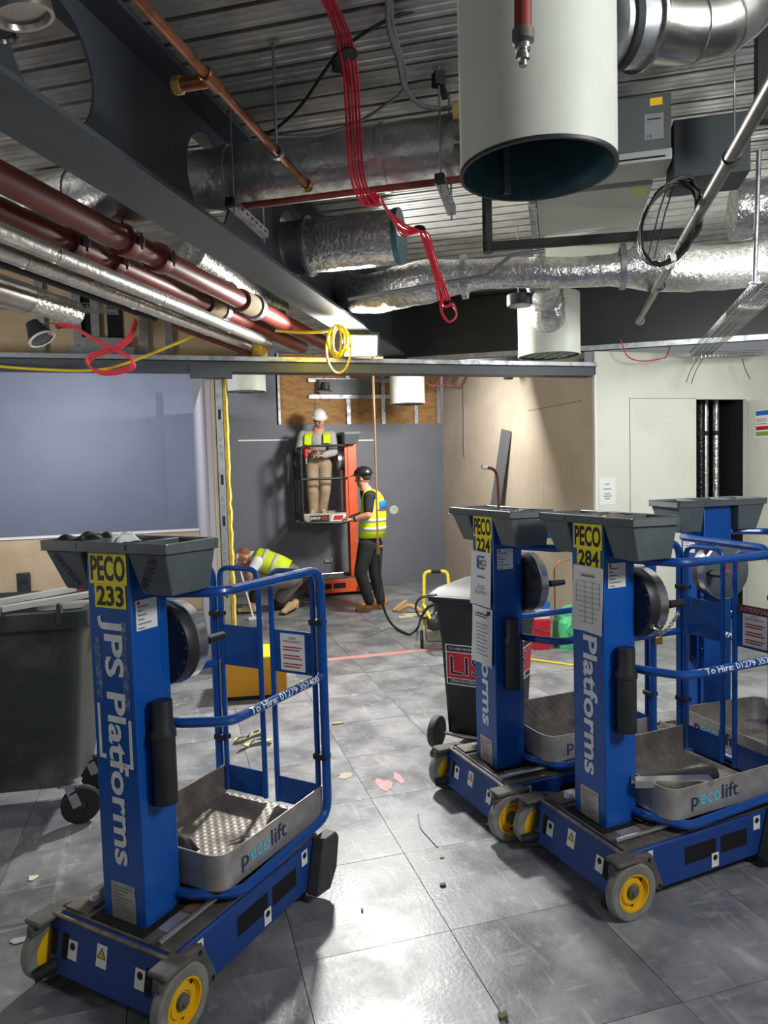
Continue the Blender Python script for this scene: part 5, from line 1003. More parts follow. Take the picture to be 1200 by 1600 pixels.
tag(gp, 'thin copper test pipe with a white pressure gauge hanging in the recess', 'pipe')
hs = [Vector((c.x, c.y, zb_-0.05)), Vector((c.x+0.01, c.y-0.02, 0.55)), atd(598, 945, 7.9), atz(612, 975, 0.05), atz(638, 991, 0.014), atz(652, 982, 0.03), atd(658, 965, 7.0), atd(668, 950, 6.85), atd(678, 945, 6.8)]
cable('test_hose', hs, 0.014, M_cable, 'black hose curving from the test pipe to the yellow-handled pump', 'hose')
# pump trolley with yellow handle
q = atz(681, 1014); tp = empty('pump_trolley', (q.x+0.05, q.y, 0), -0.3)
m = MB(); m.tube(fillet([(-0.16, 0.02, 0.20), (-0.14, 0.16, 0.76), (0.10, 0.16, 0.76), (0.12, 0.02, 0.20)], 0.06, 6), 0.017, 10); hd = m.build('handle', M_yellow, tp)
m = MB(); m.tube([(-0.07, 0.16, 0.76), (0.03, 0.16, 0.76)], 0.02, 10); m.build('grip', M_rubber, hd)
m = MB(); m.box(-0.15, 0.13, -0.12, 0.06, 0.09, 0.22); m.build('tank', M_dirt, tp, bevel=0.02); m = MB(); m.ball((-0.06, -0.05, 0.28), (0.08, 0.1, 0.09)); m.build('motor', M_black, tp)
m = MB(); m.tube([(-0.16, 0.02, 0.45), (-0.10, -0.10, 0.33), (0.05, -0.12, 0.30)], 0.016, 8); m.build('brace', M_yellow, tp)
for s in (-1, 1): m = MB(); m.cyl((s*0.17, 0.05, 0.09), (s*0.20, 0.05, 0.09), 0.09, seg=20); m.build('wheel', M_rubber, tp)
for k in range(3): m = MB(); m.tube([Vector((-0.14+0.1*math.cos(a), 0.0+0.012*k, 0.42+0.11*math.sin(a))) for a in [2*PI*i/18 for i in range(18)]], 0.011, 6, closed=True); m.build('hose_coil', M_cable, tp)
tag(tp, 'small pump trolley with a yellow tubular handle beside the wheelie bin', 'trolley')
# green crate, printed carton, thin frame by the white wall
q = atz(884, 1004); M_green = mat('green_plastic', (86, 196, 136), 0.5, c2=(74, 178, 122), ns=4)
gb = empty('green_canister', (q.x, min(q.y, Y1-0.25), 0)); m = MB(); m.loft([rrect(0.34, 0.26, 0.06, 0.0), rrect(0.36, 0.28, 0.06, 0.05), rrect(0.34, 0.26, 0.06, 0.26), rrect(0.26, 0.2, 0.05, 0.31)]); m.build('body', M_green, gb)
for (x, z, r) in ((-0.09, 0.20, 0.055), (0.04, 0.12, 0.06), (0.1, 0.24, 0.045)): m = MB(); m.lathe([(0, 0.012), (r*0.5, 0.012), (r*0.6, 0.02), (r, 0.02), (r, -0.02)], (x, -0.135, z), (0, -1, 0), 18); m.build('boss', M_green, gb)
m = MB(); m.tube(fillet([(-0.1, 0, 0.28), (-0.1, 0, 0.40), (0.1, 0, 0.40), (0.1, 0, 0.28)], 0.05, 5), 0.02, 8); m.build('handle', M_green, gb)
tag(gb, 'green plastic canister with round bosses behind lift 284', 'canister')
q = atz(828, 1005); ca = empty('printed_carton', (q.x, min(q.y, Y1-0.2), 0), -0.2); m = MB(); m.box(-0.09, 0.09, -0.08, 0.08, 0, 0.30); m.build('red_case', M_red, ca, bevel=0.006); m = MB(); m.box(-0.06, 0.09, -0.06, 0.06, 0.301, 0.46); m.build('white_top', M_paper, ca, bevel=0.004); m = MB(); m.box(-0.03, 0.092, -0.062, 0.062, 0.40, 0.47); m.build('blue_band', mat('carton_blue', (40, 110, 190), 0.5), ca, smooth=False)
for z in (0.10, 0.20): m = MB(); m.tube(spline([(-0.09, -0.083, z+0.03), (-0.02, -0.083, z), (0.05, -0.083, z-0.02), (0.09, -0.083, z-0.02)], 4), 0.006, 5); m.build('wavy_stripe', M_dirt, ca)
tag(ca, 'red carton with a white and blue top seen behind lift 224', 'carton')
q = [aty(868, 1012, Y1-0.1), aty(866, 890, Y1-0.1), aty(872, 877, Y1-0.1), aty(890, 874, Y1-0.1)]; m = MB(); m.tube(fillet(q, 0.05, 5), 0.008, 8); one('copper_loop', m, M_copper, 'thin pale pipe loop against the beige wall behind lift 284', 'pipe')
cable('yellow_floor_cable', [atz(818, 1029, 0.01), atz(850, 1033, 0.01), atz(893, 1039, 0.01), atz(940, 1045, 0.01)], 0.010, M_yellow, 'yellow cable lying on the floor between lifts 224 and 284')
# recess odds and ends
root = empty('pendant_lamp', aty(507, 612, 9.6)); p = Vector(root.location); m = MB(); m.lathe([(0.10, 0.0), (0.105, 0.012), (0.07, 0.03), (0.06, 0.12), (0, 0.13)], p, (0.1, 0, 1), 24); sub(m.build('shade', M_black, root), root); m = MB(); m.lathe([(0, -0.002), (0.102, 0.0)], p, (0.1, 0, 1), 24); sub(m.build('diffuser', M_paper, root), root); m = MB(); m.tube([p+Vector((0, 0, 0.13)), Vector((p.x, p.y, ZD))], 0.006, 6); sub(m.build('drop_cable', M_redcable, root), root); tag(root, 'round white pendant lamp hanging above the worker on the raised lift', 'lamp')
for k in range(4):
    x0 = 668+14*k; pts = [aty(x0, 586, 9.9), aty(x0-2, 597+3*(k % 2), 9.85), aty(x0+10, 603, 9.8), aty(x0+18, 590, 9.85), aty(x0+20, 580, 9.9)]
    m = MB(); m.tube(spline(pts, 4), 0.018, 8); one('brown_pipe', m, mat('brown_pipe', (120, 72, 62), 0.5) if k == 0 else _mats['brown_pipe'], ['looped brown pipe, farthest left of the four by the recess corner', 'looped brown pipe, second from the left by the recess corner', 'looped brown pipe, third from the left by the recess corner', 'looped brown pipe, farthest right of the four by the recess corner'][k], 'pipe', 'looped brown pipes at the recess corner')
for (u, v, w, lb) in ((412, 688, 0.75, 'long white filler streak on the grey back wall'), (572, 688, 0.25, 'short white filler streak right of the orange lift')):
    p = aty(u, v, YB); m = MB(); m.box(p.x-w/2, p.x+w/2, YB-0.0018, YB-0.0002, p.z-0.008, p.z+0.012); one('filler_streak', m, M_paper, lb, 'mark', smooth=False)
p = aty(513, 876, YB); m = MB(); m.box(p.x-0.06, p.x+0.06, YB-0.03, YB-0.001, p.z-0.025, p.z+0.02); m.box(p.x+0.02, p.x+0.05, YB-0.05, YB-0.03, p.z+0.0, p.z+0.05); one('wall_socket', m, M_galv, 'small metal fitting low on the grey back wall', 'fitting', bevel=0.004)
p = aty(795, 589, 8.0); m = MB(); m.box(p.x-0.05, p.x+0.04, 7.96, 8.04, p.z-0.03, p.z+0.03); m.cyl((p.x, 8.0, p.z), (p.x, 8.0, ZD), 0.006, seg=6); one('ceiling_sensor', m, M_black, 'small black device hanging under the header near the beige wall', 'sensor', bevel=0.005)
# white T-shaped tool by the kneeling worker
a, b = aty(374, 886, 9.2), atz(396, 966, 0.02); tt = empty('floor_scraper', b); m = MB(); m.tube([a, b], 0.012, 8); sub(m.build('shaft', M_paper, tt), tt); m = MB(); m.tube([a-Vector((0.05, 0, 0)), a+Vector((0.06, 0, -0.01))], 0.015, 8); sub(m.build('grip', M_paper, tt), tt); m = MB(); m.bar(b-Vector((0.06, 0, 0)), b+Vector((0.11, 0, 0)), 0.05, 0.03); sub(m.build('blade', M_paper, tt), tt); tag(tt, 'white long-handled T-shaped tool in front of the kneeling worker', 'tool')
q = atz(462, 945, 0.03); m = MB(); m.box(q.x-0.10, q.x+0.10, q.y-0.05, q.y+0.05, 0, 0.09); m.cyl((q.x+0.08, q.y, 0.05), (q.x+0.22, q.y, 0.05), 0.025, seg=10); one('power_tool', m, M_black, 'black power tool on the floor behind the kneeling worker', 'tool', bevel=0.01)
# things in the trays and on the platforms
def lw(root, x, y, z): return root.location + Vector((math.cos(root.rotation_euler.z)*x-math.sin(root.rotation_euler.z)*y, math.sin(root.rotation_euler.z)*x+math.cos(root.rotation_euler.z)*y, z))
def crumple(name, root, cx, cy, z, w, d, h, mt, label, seed, n=9, cat='cloth'):
    r = random.Random(seed); vs = []
    for j in range(n):
        for i in range(n):
            u, v = i/(n-1)-0.5, j/(n-1)-0.5; e = 1-max(abs(u), abs(v))*2
            vs.append(lw(root, cx+u*w*r.uniform(0.85, 1.1), cy+v*d*r.uniform(0.85, 1.1), z+0.004+(h*r.uniform(0.25, 1.0) if e > 0.05 else h*0.15*r.random())))
    fs = [(j*n+i, j*n+i+1, (j+1)*n+i+1, (j+1)*n+i) for j in range(n-1) for i in range(n-1)]
    m = MB(); m.add(vs, fs); o = one(name, m, mt, label, cat, ang=80); s = o.modifiers.new('sub', 'SUBSURF'); s.levels = s.render_levels = 2; k = o.modifiers.new('sol', 'SOLIDIFY'); k.thickness = 0.004; return o
crumple('black_rag', lift, -0.20, 0.20, 1.575, 0.17, 0.20, 0.05, M_rubber, 'crumpled black rag in the left tray of lift 233', 3)
crumple('white_wrapper', lift, -0.07, 0.25, 1.577, 0.07, 0.10, 0.045, M_paper, 'crumpled white wrapper in the tray of lift 233', 5)
crumple('work_glove', lift, -0.12, 0.42, 0.312, 0.24, 0.14, 0.09, M_rubber, 'dark crumpled gloves on the platform of lift 233', 8, cat='gloves')
m = MB(); m.tube(spline([lw(lift, 0.06, 0.60, 0.32), lw(lift, 0.10, 0.66, 0.325), lw(lift, 0.15, 0.66, 0.32), lw(lift, 0.18, 0.72, 0.32)], 5), 0.004, 6); one('hook_wire', m, M_dirt, 'bent metal hook on the checker plate of lift 233', 'wire')
a, b = lw(L284, -0.02, 0.42, 0.345), lw(L284, 0.06, 0.80, 0.345); pt_ = empty('pipe_lagging', a); m = MB(); d = (b-a).normalized(); L_ = (b-a).length; m.lathe([(0.016, 0), (0.034, 0), (0.034, L_), (0.016, L_), (0.016, 0)], a, d, 20); sub(m.build('foam_tube', M_rubber, pt_), pt_); tag(pt_, 'black foam pipe lagging lying on the platform of lift 284', 'lagging')
a, b = lw(L284, 0.125, 0.24, 0.455), lw(L284, 0.26, 0.55, 0.452); m = MB(); m.bar(a, b, 0.05, 0.004); sd = (b-a).normalized().cross(Vector((0, 0, 1)))
for s in (-1, 1): m.bar(a+sd*0.024*s-Vector((0, 0, 0.014)), b+sd*0.024*s-Vector((0, 0, 0.014)), 0.003, 0.03)
one('metal_offcut', m, M_steel, 'shiny metal channel offcut propped on the platform side of lift 284', 'channel', smooth=False)
crumple('tray_rubbish', L284, 0.0, 0.22, 1.572, 0.20, 0.12, 0.03, M_dirt, 'grey rubbish in the tray of the lift with the check sheet', 12, cat='rubbish'); crumple('tray_rubbish', L224, 0.10, 0.22, 1.572, 0.20, 0.12, 0.03, M_dirt, 'grey rubbish around the copper bend in the lift tray', 13, cat='rubbish')
# chain and padlock on 284
ch = empty('lock_chain', lw(L284, 0.2, 0.44, 1.0)); pts = spline([atd(1012, 972, 3.05), atd(1030, 988, 3.05), atd(1040, 985, 3.08), atd(1052, 970, 3.15), atd(1060, 958, 3.2)], 4)
for i in range(len(pts)-1):
    d = (pts[i+1]-pts[i]).normalized(); cen = (pts[i]+pts[i+1])/2; sd = d.cross(Vector((0, 0, 1))).normalized(); 
    if i % 2: sd = d.cross(sd)
    lk = [cen+d*(0.016*math.cos(2*PI*k/12))+sd*(0.008*math.sin(2*PI*k/12)) for k in range(12)]; m = MB(); m.tube(lk, 0.0028, 5, closed=True); sub(m.build('link', M_steel, ch), ch)
p = atd(1028, 992, 3.05); m = MB(); m.box(p.x-0.018, p.x+0.018, p.y-0.009, p.y+0.009, p.z-0.04, p.z-0.005); sub(m.build('padlock', M_brass, ch, bevel=0.003), ch); tag(ch, 'steel chain with a brass padlock on the rails of lift 284', 'chain')
# ------------------------------------------------------------------ orange lift in the recess and the three workers
OL = make_lift(M_orange, M_black, M_orange, dz=0.77, hub_m=M_black, dark=True)
px_ = aty(549, 760, 10.32).x; place(OL, (px_+0.18, 10.34), -90); tag(OL, 'orange personnel lift with a raised black cage against the grey back wall', 'lift')
pan = [c for c in OL.children if c.name.startswith('platform_side')][0]; pan.data.materials.clear(); pan.data.materials.append(M_alu)
m = MB(); m.box(-0.2775, -0.2762, 0.58, 0.86, 0.77+0.325, 0.77+0.415); bd = m.build('logo_band', M_ink, pan, smooth=False)
lettering('platform_logo', 'peco', 0.05, frame((-0.2780, 0.78, 1.14), (0, -1, 0), (0, 0, 1)), M_paper, bd, width=0.14, bold=0.01); lettering('platform_logo', 'lift', 0.06, frame((-0.2780, 0.645, 1.145), (0, -1, 0), (0, 0, 1)), M_red, bd, width=0.09, bold=0.01)
m = MB(); m.add([(-0.2770, 0.56, 1.095), (-0.2770, 0.36, 1.095), (-0.2770, 0.33, 1.19), (-0.2770, 0.53, 1.19)], [(0, 1, 2, 3)]); sb = m.build('safety_band', M_paper, pan, smooth=False); m = MB(); m.add([(-0.2776, 0.53, 1.11), (-0.2776, 0.39, 1.11), (-0.2776, 0.37, 1.175), (-0.2776, 0.51, 1.175)], [(0, 1, 2, 3)]); m.build('safety_mark', M_red, sb, smooth=False)
def blob(name, mb, mt, parent, vox=0.012, it=6, fac=0.5):
    o = mb.build(name, mt, parent); sub(o, parent)
    r = o.modifiers.new('remesh', 'REMESH'); r.mode = 'VOXEL'; r.voxel_size = vox; r.use_smooth_shade = True
    s = o.modifiers.new('smooth', 'SMOOTH'); s.factor = fac; s.iterations = it; return o
def cap(m, p0, p1, r0, r1=None, seg=14):
    r1 = r0 if r1 is None else r1; m.cyl(p0, p1, r0, r1, seg); m.ball(p0, r0, seg, 8); m.ball(p1, r1, seg, 8)
def chain(m, pts):                                   # [(point, radius), ...]
    for (a, ra), (b, rb_) in zip(pts[:-1], pts[1:]): cap(m, a, b, ra, rb_)
M_skin = mat('skin', (206, 150, 122), 0.55, c2=(190, 130, 104), ns=14); M_hiv = mat('hi_vis_yellow', (222, 240, 30), 0.6, c2=(200, 222, 24), ns=8); M_refl = mat('reflective_band', (196, 198, 196), 0.4)
M_blackcl = mat('black_cloth', (26, 26, 29), 0.85, c2=(36, 36, 39), ns=9); M_greycl = mat('grey_jersey', (172, 172, 170), 0.85, c2=(156, 156, 154), ns=9); M_khaki = mat('khaki_cloth', (172, 150, 122), 0.85, c2=(152, 132, 106), ns=8)
M_boot = mat('tan_boot', (206, 150, 88), 0.7, c2=(186, 130, 72), ns=10); M_boot2 = mat('sand_boot', (196, 172, 130), 0.75, c2=(170, 146, 106), ns=10); M_hair = mat('hair_dark', (48, 36, 30), 0.8); M_ginger = mat('hair_ginger', (150, 92, 62), 0.85); M_helw = mat('helmet_white', (228, 226, 218), 0.35); M_helb = mat('helmet_black', (30, 31, 32), 0.35); M_gcl = mat('grey_shorts', (132, 126, 116), 0.85, c2=(112, 106, 98), ns=9)
UPZ = Vector((0, 0, 1)); RR = _r0.copy(); FF = Vector((math.sin(YAW), math.cos(YAW), 0))
def hand(m, wrist, d, nrm, s=1.0, curl=0.9):
    d = d.normalized(); nrm = (nrm-d*nrm.dot(d)).normalized(); sd = d.cross(nrm)
    pm = wrist+d*0.05*s
    for t in (-1, -0.33, 0.33, 1): cap(m, wrist+sd*0.018*t*s, wrist+d*0.085*s+sd*0.032*t*s, 0.014*s, 0.012*s, 8)
    for t, L in ((-1, 0.055), (-0.33, 0.07), (0.33, 0.075), (1, 0.066)):
        a = wrist+d*0.088*s+sd*0.034*t*s; d1 = (d*math.cos(curl*0.5)+nrm*math.sin(curl*0.5)); b = a+d1*L*0.5*s; d2 = d*math.cos(curl*1.4)+nrm*math.sin(curl*1.4); c = b+d2*L*0.5*s
        cap(m, a, b, 0.0095*s, 0.0088*s, 8); cap(m, b, c, 0.0088*s, 0.0075*s, 8)
    a = wrist+d*0.03*s+sd*0.03*s; b = a+(d*0.5+sd*0.8+nrm*0.4).normalized()*0.042*s; c = b+(d*0.9+sd*0.2+nrm*0.5).normalized()*0.035*s
    cap(m, a, b, 0.0125*s, 0.011*s, 8); cap(m, b, c, 0.011*s, 0.009*s, 8)
def head(m, c, face, up, s=1.0):
    face = face.normalized(); up = (up-face*up.dot(face)).normalized(); sd = face.cross(up); R = Matrix((( sd.x, face.x, up.x), (sd.y, face.y, up.y), (sd.z, face.z, up.z)))
    P = lambda x, y, z: c+sd*(x*s)+face*(y*s)+up*(z*s)
    m.ball(P(0, -0.01, 0.025), (0.076*s, 0.096*s, 0.098*s), 20, 14, R); m.ball(P(0, 0.022, -0.045), (0.058*s, 0.066*s, 0.072*s), 18, 12, R); m.ball(P(0, 0.058, -0.088), (0.028*s, 0.026*s, 0.024*s), 12, 8, R)
    cap(m, P(0, 0.080, 0.012), P(0, 0.104, -0.022), 0.009*s, 0.015*s, 10)                       # nose
    for q in (-1, 1):
        m.ball(P(q*0.074, -0.005, -0.005), (0.010*s, 0.020*s, 0.032*s), 10, 8, R); m.ball(P(q*0.016, 0.092, -0.026), (0.009*s, 0.009*s, 0.008*s), 8, 6, R)
        cap(m, P(q*0.012, 0.085, 0.034), P(q*0.046, 0.074, 0.036), 0.008*s, 0.007*s, 8); m.ball(P(q*0.044, 0.058, -0.03), (0.020*s, 0.018*s, 0.022*s), 10, 8, R)
    cap(m, P(-0.018, 0.083, -0.056), P(0.018, 0.083, -0.056), 0.008*s, 0.008*s, 8); cap(m, P(-0.015, 0.081, -0.066), P(0.015, 0.081, -0.066), 0.008*s, 0.008*s, 8)
    return P, R
def face_bits(P, R, parent, s=1.0):
    for q in (-1, 1):
        m = MB(); m.ball(P(q*0.031, 0.078, 0.016), 0.0115*s, 10, 8); e = sub(m.build('eye', M_paper, parent), parent); m = MB(); m.ball(P(q*0.031, 0.087, 0.016), 0.0058*s, 8, 6); sub(m.build('iris', M_ink, parent), parent)
def helmet(P, R, mt, parent, s=1.0, back=0.0, strap=True):
    m = MB(); prof = []; ax = (P(0, 0, 1)-P(0, 0, 0)).normalized(); c = P(0, -0.008, 0.045)
    n = 20; rings = []
    for i in range(7):
        t = i/6*PI/2*0.97; rr_, z = math.cos(t), math.sin(t)
        rings.append([P(0.098*rr_*math.cos(2*PI*k/n), -0.010+0.125*rr_*math.sin(2*PI*k/n), 0.048+0.100*z) for k in range(n)])
    m.loft(rings); o = sub(m.build('helmet', mt, parent, ang=60), parent)
    rim = [[P((0.098+e)*math.cos(2*PI*k/n), -0.010+(0.125+e+(0.038 if (math.sin(2*PI*k/n) > 0.55 and e > 0.01) else 0))*math.sin(2*PI*k/n), z) for k in range(n)] for e, z in ((0.0, 0.056), (0.014, 0.046), (0.014, 0.040), (-0.004, 0.044))]
    m = MB(); m.loft(rim, caps=False); q = m.build('helmet_brim', mt, o); q.matrix_parent_inverse = Matrix.Identity(4)
    if strap:
        for sg in (-1, 1): m = MB(); m.tube([P(sg*0.088, 0.0, 0.045), P(sg*0.080, 0.03, -0.03), P(0, 0.062, -0.112)], 0.005, 5); q = m.build('chin_strap', M_ink, o); q.matrix_parent_inverse = Matrix.Identity(4)
    return o
def boot(heel, toe, ankle, mt, parent, s=1.0):
    heel, toe, ankle = Vector(heel), Vector(toe), Vector(ankle); m = MB(); d = (toe-heel).normalized()
    chain(m, [(heel+UPZ*0.045, 0.043*s), (heel.lerp(toe, 0.5)+UPZ*0.045, 0.045*s), (toe-d*0.05+UPZ*0.04, 0.044*s)]); chain(m, [(heel.lerp(toe, 0.12)+UPZ*0.05, 0.047*s), (ankle+UPZ*0.05, 0.05*s)]); cap(m, heel.lerp(toe, 0.25)+UPZ*0.09, heel.lerp(toe, 0.55)+UPZ*0.07, 0.045*s, 0.042*s)
    b = blob('boot', m, mt, parent, 0.010, 4); m = MB(); sd = d.cross(UPZ)
    pts = [heel-d*0.045-sd*0.032, heel-d*0.045+sd*0.032, heel.lerp(toe, 0.6)+sd*0.047, toe-d*0.01+sd*0.03, toe-d*0.01-sd*0.03, heel.lerp(toe, 0.6)-sd*0.047]
    m.loft([[p+UPZ*z for p in pts] for z in (0.0, 0.028)]); q = m.build('sole', M_rubber if mt is not M_boot else mat('boot_sole', (150, 110, 70), 0.8), b); q.matrix_parent_inverse = Matrix.Identity(4)
    m = MB(); 
    for k in range(4): t = 0.28+0.09*k; c = heel.lerp(toe, t)+UPZ*(0.135-0.014*k); m.tube([c-sd*0.02, c+sd*0.02], 0.0035, 5)
    q = m.build('laces', M_ink, b); q.matrix_parent_inverse = Matrix.Identity(4); return b
def ringed(name, rings, mt, parent, th=0.006):
    m = MB(); m.loft(rings, caps=False); o = sub(m.build(name, mt, parent, ang=80), parent); k = o.modifiers.new('sol', 'SOLIDIFY'); k.thickness = th; return o
def band(name, c0, ax, rx, ry, sd, fr, h, parent_o, n=28, a0=0.0, a1=2*PI, mt=None):
    vs = []
    for z in (-h/2, h/2):
        for k in range(n+1): a = a0+(a1-a0)*k/n; vs.append(c0+sd*(rx*math.cos(a))+fr*(ry*math.sin(a))+ax*z)
    m = MB(); m.add(vs, [(k, k+1, n+2+k, n+1+k) for k in range(n)]); o = m.build(name, mt or M_refl, parent_o); o.matrix_parent_inverse = Matrix.Identity(4); k = o.modifiers.new('sol', 'SOLIDIFY'); k.thickness = 0.003; return o
# ---- worker A: standing, hi-vis vest, black trousers, hand on the raised platform
DA = (atz(574, 955)-EYE).dot(_f); K = lambda x, y, dd=0.0: atd(x, y, DA+dd)
pA = empty('person', atz(574, 955)); fA = (RR*-0.90+FF*0.43).normalized(); sA = fA.cross(UPZ)   # facing left and a little away; sA = his right
def G_(p): return Vector(p)
hc = K(567, 747); m = MB(); P, R = head(m, hc, fA+UPZ*-0.12, UPZ+fA*0.1, 1.04)
neck = K(572, 766); hip = K(578, 846); chest = K(582, 790); shL, shR = K(577, 776, -0.19), K(585, 774, 0.17)
elL, wrL = K(575, 805, -0.25), K(552, 812, -0.22); hdL = K(545, 811, -0.2)
elR, wrR = K(570, 803, 0.26), K(550, 808, 0.16)
cap(m, hc+UPZ*-0.06, neck+UPZ*-0.02, 0.058, 0.064); chain(m, [(neck, 0.08), (chest, 0.135), (hip, 0.13)]); chain(m, [(shL, 0.062), (elL, 0.047), (wrL, 0.032)]); chain(m, [(shR, 0.062), (elR, 0.047), (wrR, 0.032)]); cap(m, shL, shR, 0.07, 0.07)
hand(m, wrL, (hdL-wrL), UPZ*-1, 1.0, 0.6); hand(m, wrR, RR*-1+UPZ*-0.1, UPZ*-1, 1.0, 0.7)
hL, kL, aL = K(573, 852, -0.10), K(563, 895, -0.13), K(577, 938, -0.10); hR, kR, aR = K(585, 852, 0.09), K(586, 895, 0.08), K(594, 937, 0.10)
chain(m, [(hL, 0.095), (kL, 0.062), (aL, 0.045)]); chain(m, [(hR, 0.095), (kR, 0.062), (aR, 0.045)])
body = blob('body', m, M_skin, pA, 0.009, 3); face_bits(P, R, pA, 1.04)
m = MB(); R2 = R; m.ball(P(0, -0.025, 0.03), (0.082, 0.092, 0.095), 18, 12, R); blob('hair', m, M_hair, pA, 0.012, 2); helmet(P, R, M_helb, pA)
m = MB(); P3 = P; m.bar(P(0.096, -0.01, 0.075), P(0.096, 0.0, 0.03), 0.018, 0.004, up=(0, 1, 0)); sub(m.build('helmet_sticker', M_paper, pA), pA)
m = MB(); chain(m, [(neck+UPZ*-0.03, 0.085), (chest, 0.145), (K(580, 830), 0.135)]); cap(m, shL, shR, 0.078); chain(m, [(shL, 0.078), (shL.lerp(elL, 0.72), 0.064)]); chain(m, [(shR, 0.078), (shR.lerp(elR, 0.75), 0.064)]); blob('t_shirt', m, M_blackcl, pA, 0.011, 4)
m = MB(); chain(m, [(K(578, 836), 0.142), (hip, 0.145)]); chain(m, [(hL, 0.115), (kL, 0.082), (aL, 0.068)]); chain(m, [(hR, 0.115), (kR, 0.082), (aR, 0.066)]); blob('trousers', m, M_blackcl, pA, 0.012, 4)
m = MB(); sA2 = sA
def torso_ring(c, w, d, n=22): return [c+sA*(w*math.cos(2*PI*k/n))+fA*(d*math.sin(2*PI*k/n)) for k in range(n)]
rings = [torso_ring(K(581, 839), 0.205, 0.165), torso_ring(K(582, 822), 0.208, 0.168), torso_ring(K(583, 805), 0.205, 0.162), torso_ring(K(583, 790), 0.198, 0.152), torso_ring(K(582, 778), 0.175, 0.135), torso_ring(K(580, 770), 0.13, 0.11), torso_ring(K(577, 765), 0.088, 0.085)]
vest = ringed('hi_vis_vest', rings, M_hiv, pA)
for y, w, d in ((825, 0.212, 0.172), (812, 0.210, 0.170)): band('reflective_band', K(582, y), UPZ, w, d, sA, fA, 0.05 if y == 825 else 0.045, vest)
band('back_logo', K(583, 790), UPZ, 0.204, 0.158, sA, fA, 0.13, vest, 10, -PI/2-0.5, -PI/2+0.4, mat('logo_blue_print', (30, 110, 180), 0.6))
for dd, sh_ in ((-0.0, shL), (0.0, shR)): m = MB(); m.tube([sh_+UPZ*0.07+(chest-sh_)*0.25, sh_+UPZ*0.05+fA*0.08+(chest-sh_)*0.25], 0.02, 6); 
boot(atz(590, 950)+RR*0.0, atz(556, 955), aL, M_boot, pA); boot(atz(601, 945), atz(575, 946), aR, M_boot, pA)
m = MB(); m.lathe([(0.030, -0.012), (0.036, -0.012), (0.036, 0.012), (0.030, 0.012)], wrL.lerp(elL, 0.12), (elL-wrL), 14); sub(m.build('wrist_watch', M_ink, pA), pA)
tag(pA, 'standing worker in hi-vis vest, black trousers and black helmet reaching to the platform', 'person')
# ---- worker B: on the raised lift, white helmet, grey jersey, khaki trousers
DB = (Vector((2.05, 10.34, 1.5))-EYE).dot(_f); K = lambda x, y, dd=0.0: atd(x, y, DB+dd)
pB = empty('person', K(494, 812)); fB = (FF*-0.95+RR*0.15).normalized(); sB = fB.cross(UPZ)
hc = K(499, 655, -0.10); m = MB(); P, R = head(m, hc, fB*0.85+UPZ*-0.42+RR*0.12, UPZ+fB*0.4, 1.05)
neck = K(498, 670, -0.02); chest = K(496, 690); waist = K(496, 712, 0.08); hip = K(498, 722, 0.10)
shR, shL = K(474, 681, -0.02), K(517, 681, -0.02); elR, wrR = K(468, 703, -0.12), K(484, 703, -0.24); elL, wrL = K(521, 706, -0.10), K(505, 712, -0.24)
cap(m, hc+UPZ*-0.05, neck, 0.06, 0.066); chain(m, [(neck, 0.085), (chest, 0.14), (waist, 0.13), (hip, 0.13)]); cap(m, shR, shL, 0.07)
for a, b, c in ((shR, elR, wrR), (shL, elL, wrL)): chain(m, [(a, 0.062), (b, 0.046), (c, 0.033)])
hand(m, wrR, RR*1.0+UPZ*-0.1, UPZ*-1+FF*-0.3, 1.1, 1.1); hand(m, wrL, RR*-1.0+UPZ*0.1, UPZ*-1, 1.05, 1.0)
hR, kR, aR = K(488, 726, 0.06), K(488, 766, -0.05), K(489, 800, 0.04); hL, kL, aL = K(507, 726, 0.06), K(508, 764, -0.06), K(503, 800, 0.06)
for a, b, c in ((hR, kR, aR), (hL, kL, aL)): chain(m, [(a, 0.09), (b, 0.06), (c, 0.045)])
blob('body', m, M_skin, pB, 0.009, 3); face_bits(P, R, pB, 1.05); helmet(P, R, M_helw, pB)
m = MB(); m.ball(P(0, -0.028, 0.028), (0.083, 0.09, 0.093), 16, 10, R); blob('hair', m, M_hair, pB, 0.012, 2)
m = MB(); chain(m, [(neck+UPZ*-0.03, 0.088), (chest, 0.152), (K(496, 706, 0.04), 0.148)]); cap(m, shR, shL, 0.082)
for a, b, c in ((shR, elR, wrR), (shL, elL, wrL)): chain(m, [(a, 0.085), (b, 0.066), (b.lerp(c, 0.9), 0.048)])
blob('jersey', m, M_greycl, pB, 0.011, 4)
m = MB(); chain(m, [(waist+UPZ*-0.03, 0.148), (hip, 0.15)])
for a, b, c in ((hR, kR, aR), (hL, kL, aL)): chain(m, [(a, 0.112), (b, 0.085), (c, 0.072)])
blob('trousers', m, M_khaki, pB, 0.012, 4)
band('belt', waist+UPZ*0.015, UPZ, 0.175, 0.158, RR, fB, 0.045, pB, mt=M_blackcl).matrix_parent_inverse = Matrix.Translation(-pB.location)
for sg, sh_ in ((-1, shR), (1, shL)):
    x0 = 496+sg*13
    m = MB(); rings = []
    for (yy, xo, dd, w) in ((674, 0, -0.06, 0.045), (681, 1.5*sg, -0.165, 0.05), (692, 2*sg, -0.185, 0.05), (703 if sg < 0 else 690, 1*sg, -0.18, 0.045)):
        c = K(x0+xo, yy, dd); rings.append([c-RR*w, c+RR*w, c+RR*w+FF*0.012, c-RR*w+FF*0.012])
    m.loft(rings); sub(m.build('hi_vis_vest', M_hiv, pB, ang=60), pB)
boot(K(489, 806, 0.10), K(487, 810, -0.14), aR, M_boot2, pB); boot(K(504, 806, 0.12), K(507, 808, -0.12), aL, M_boot2, pB)
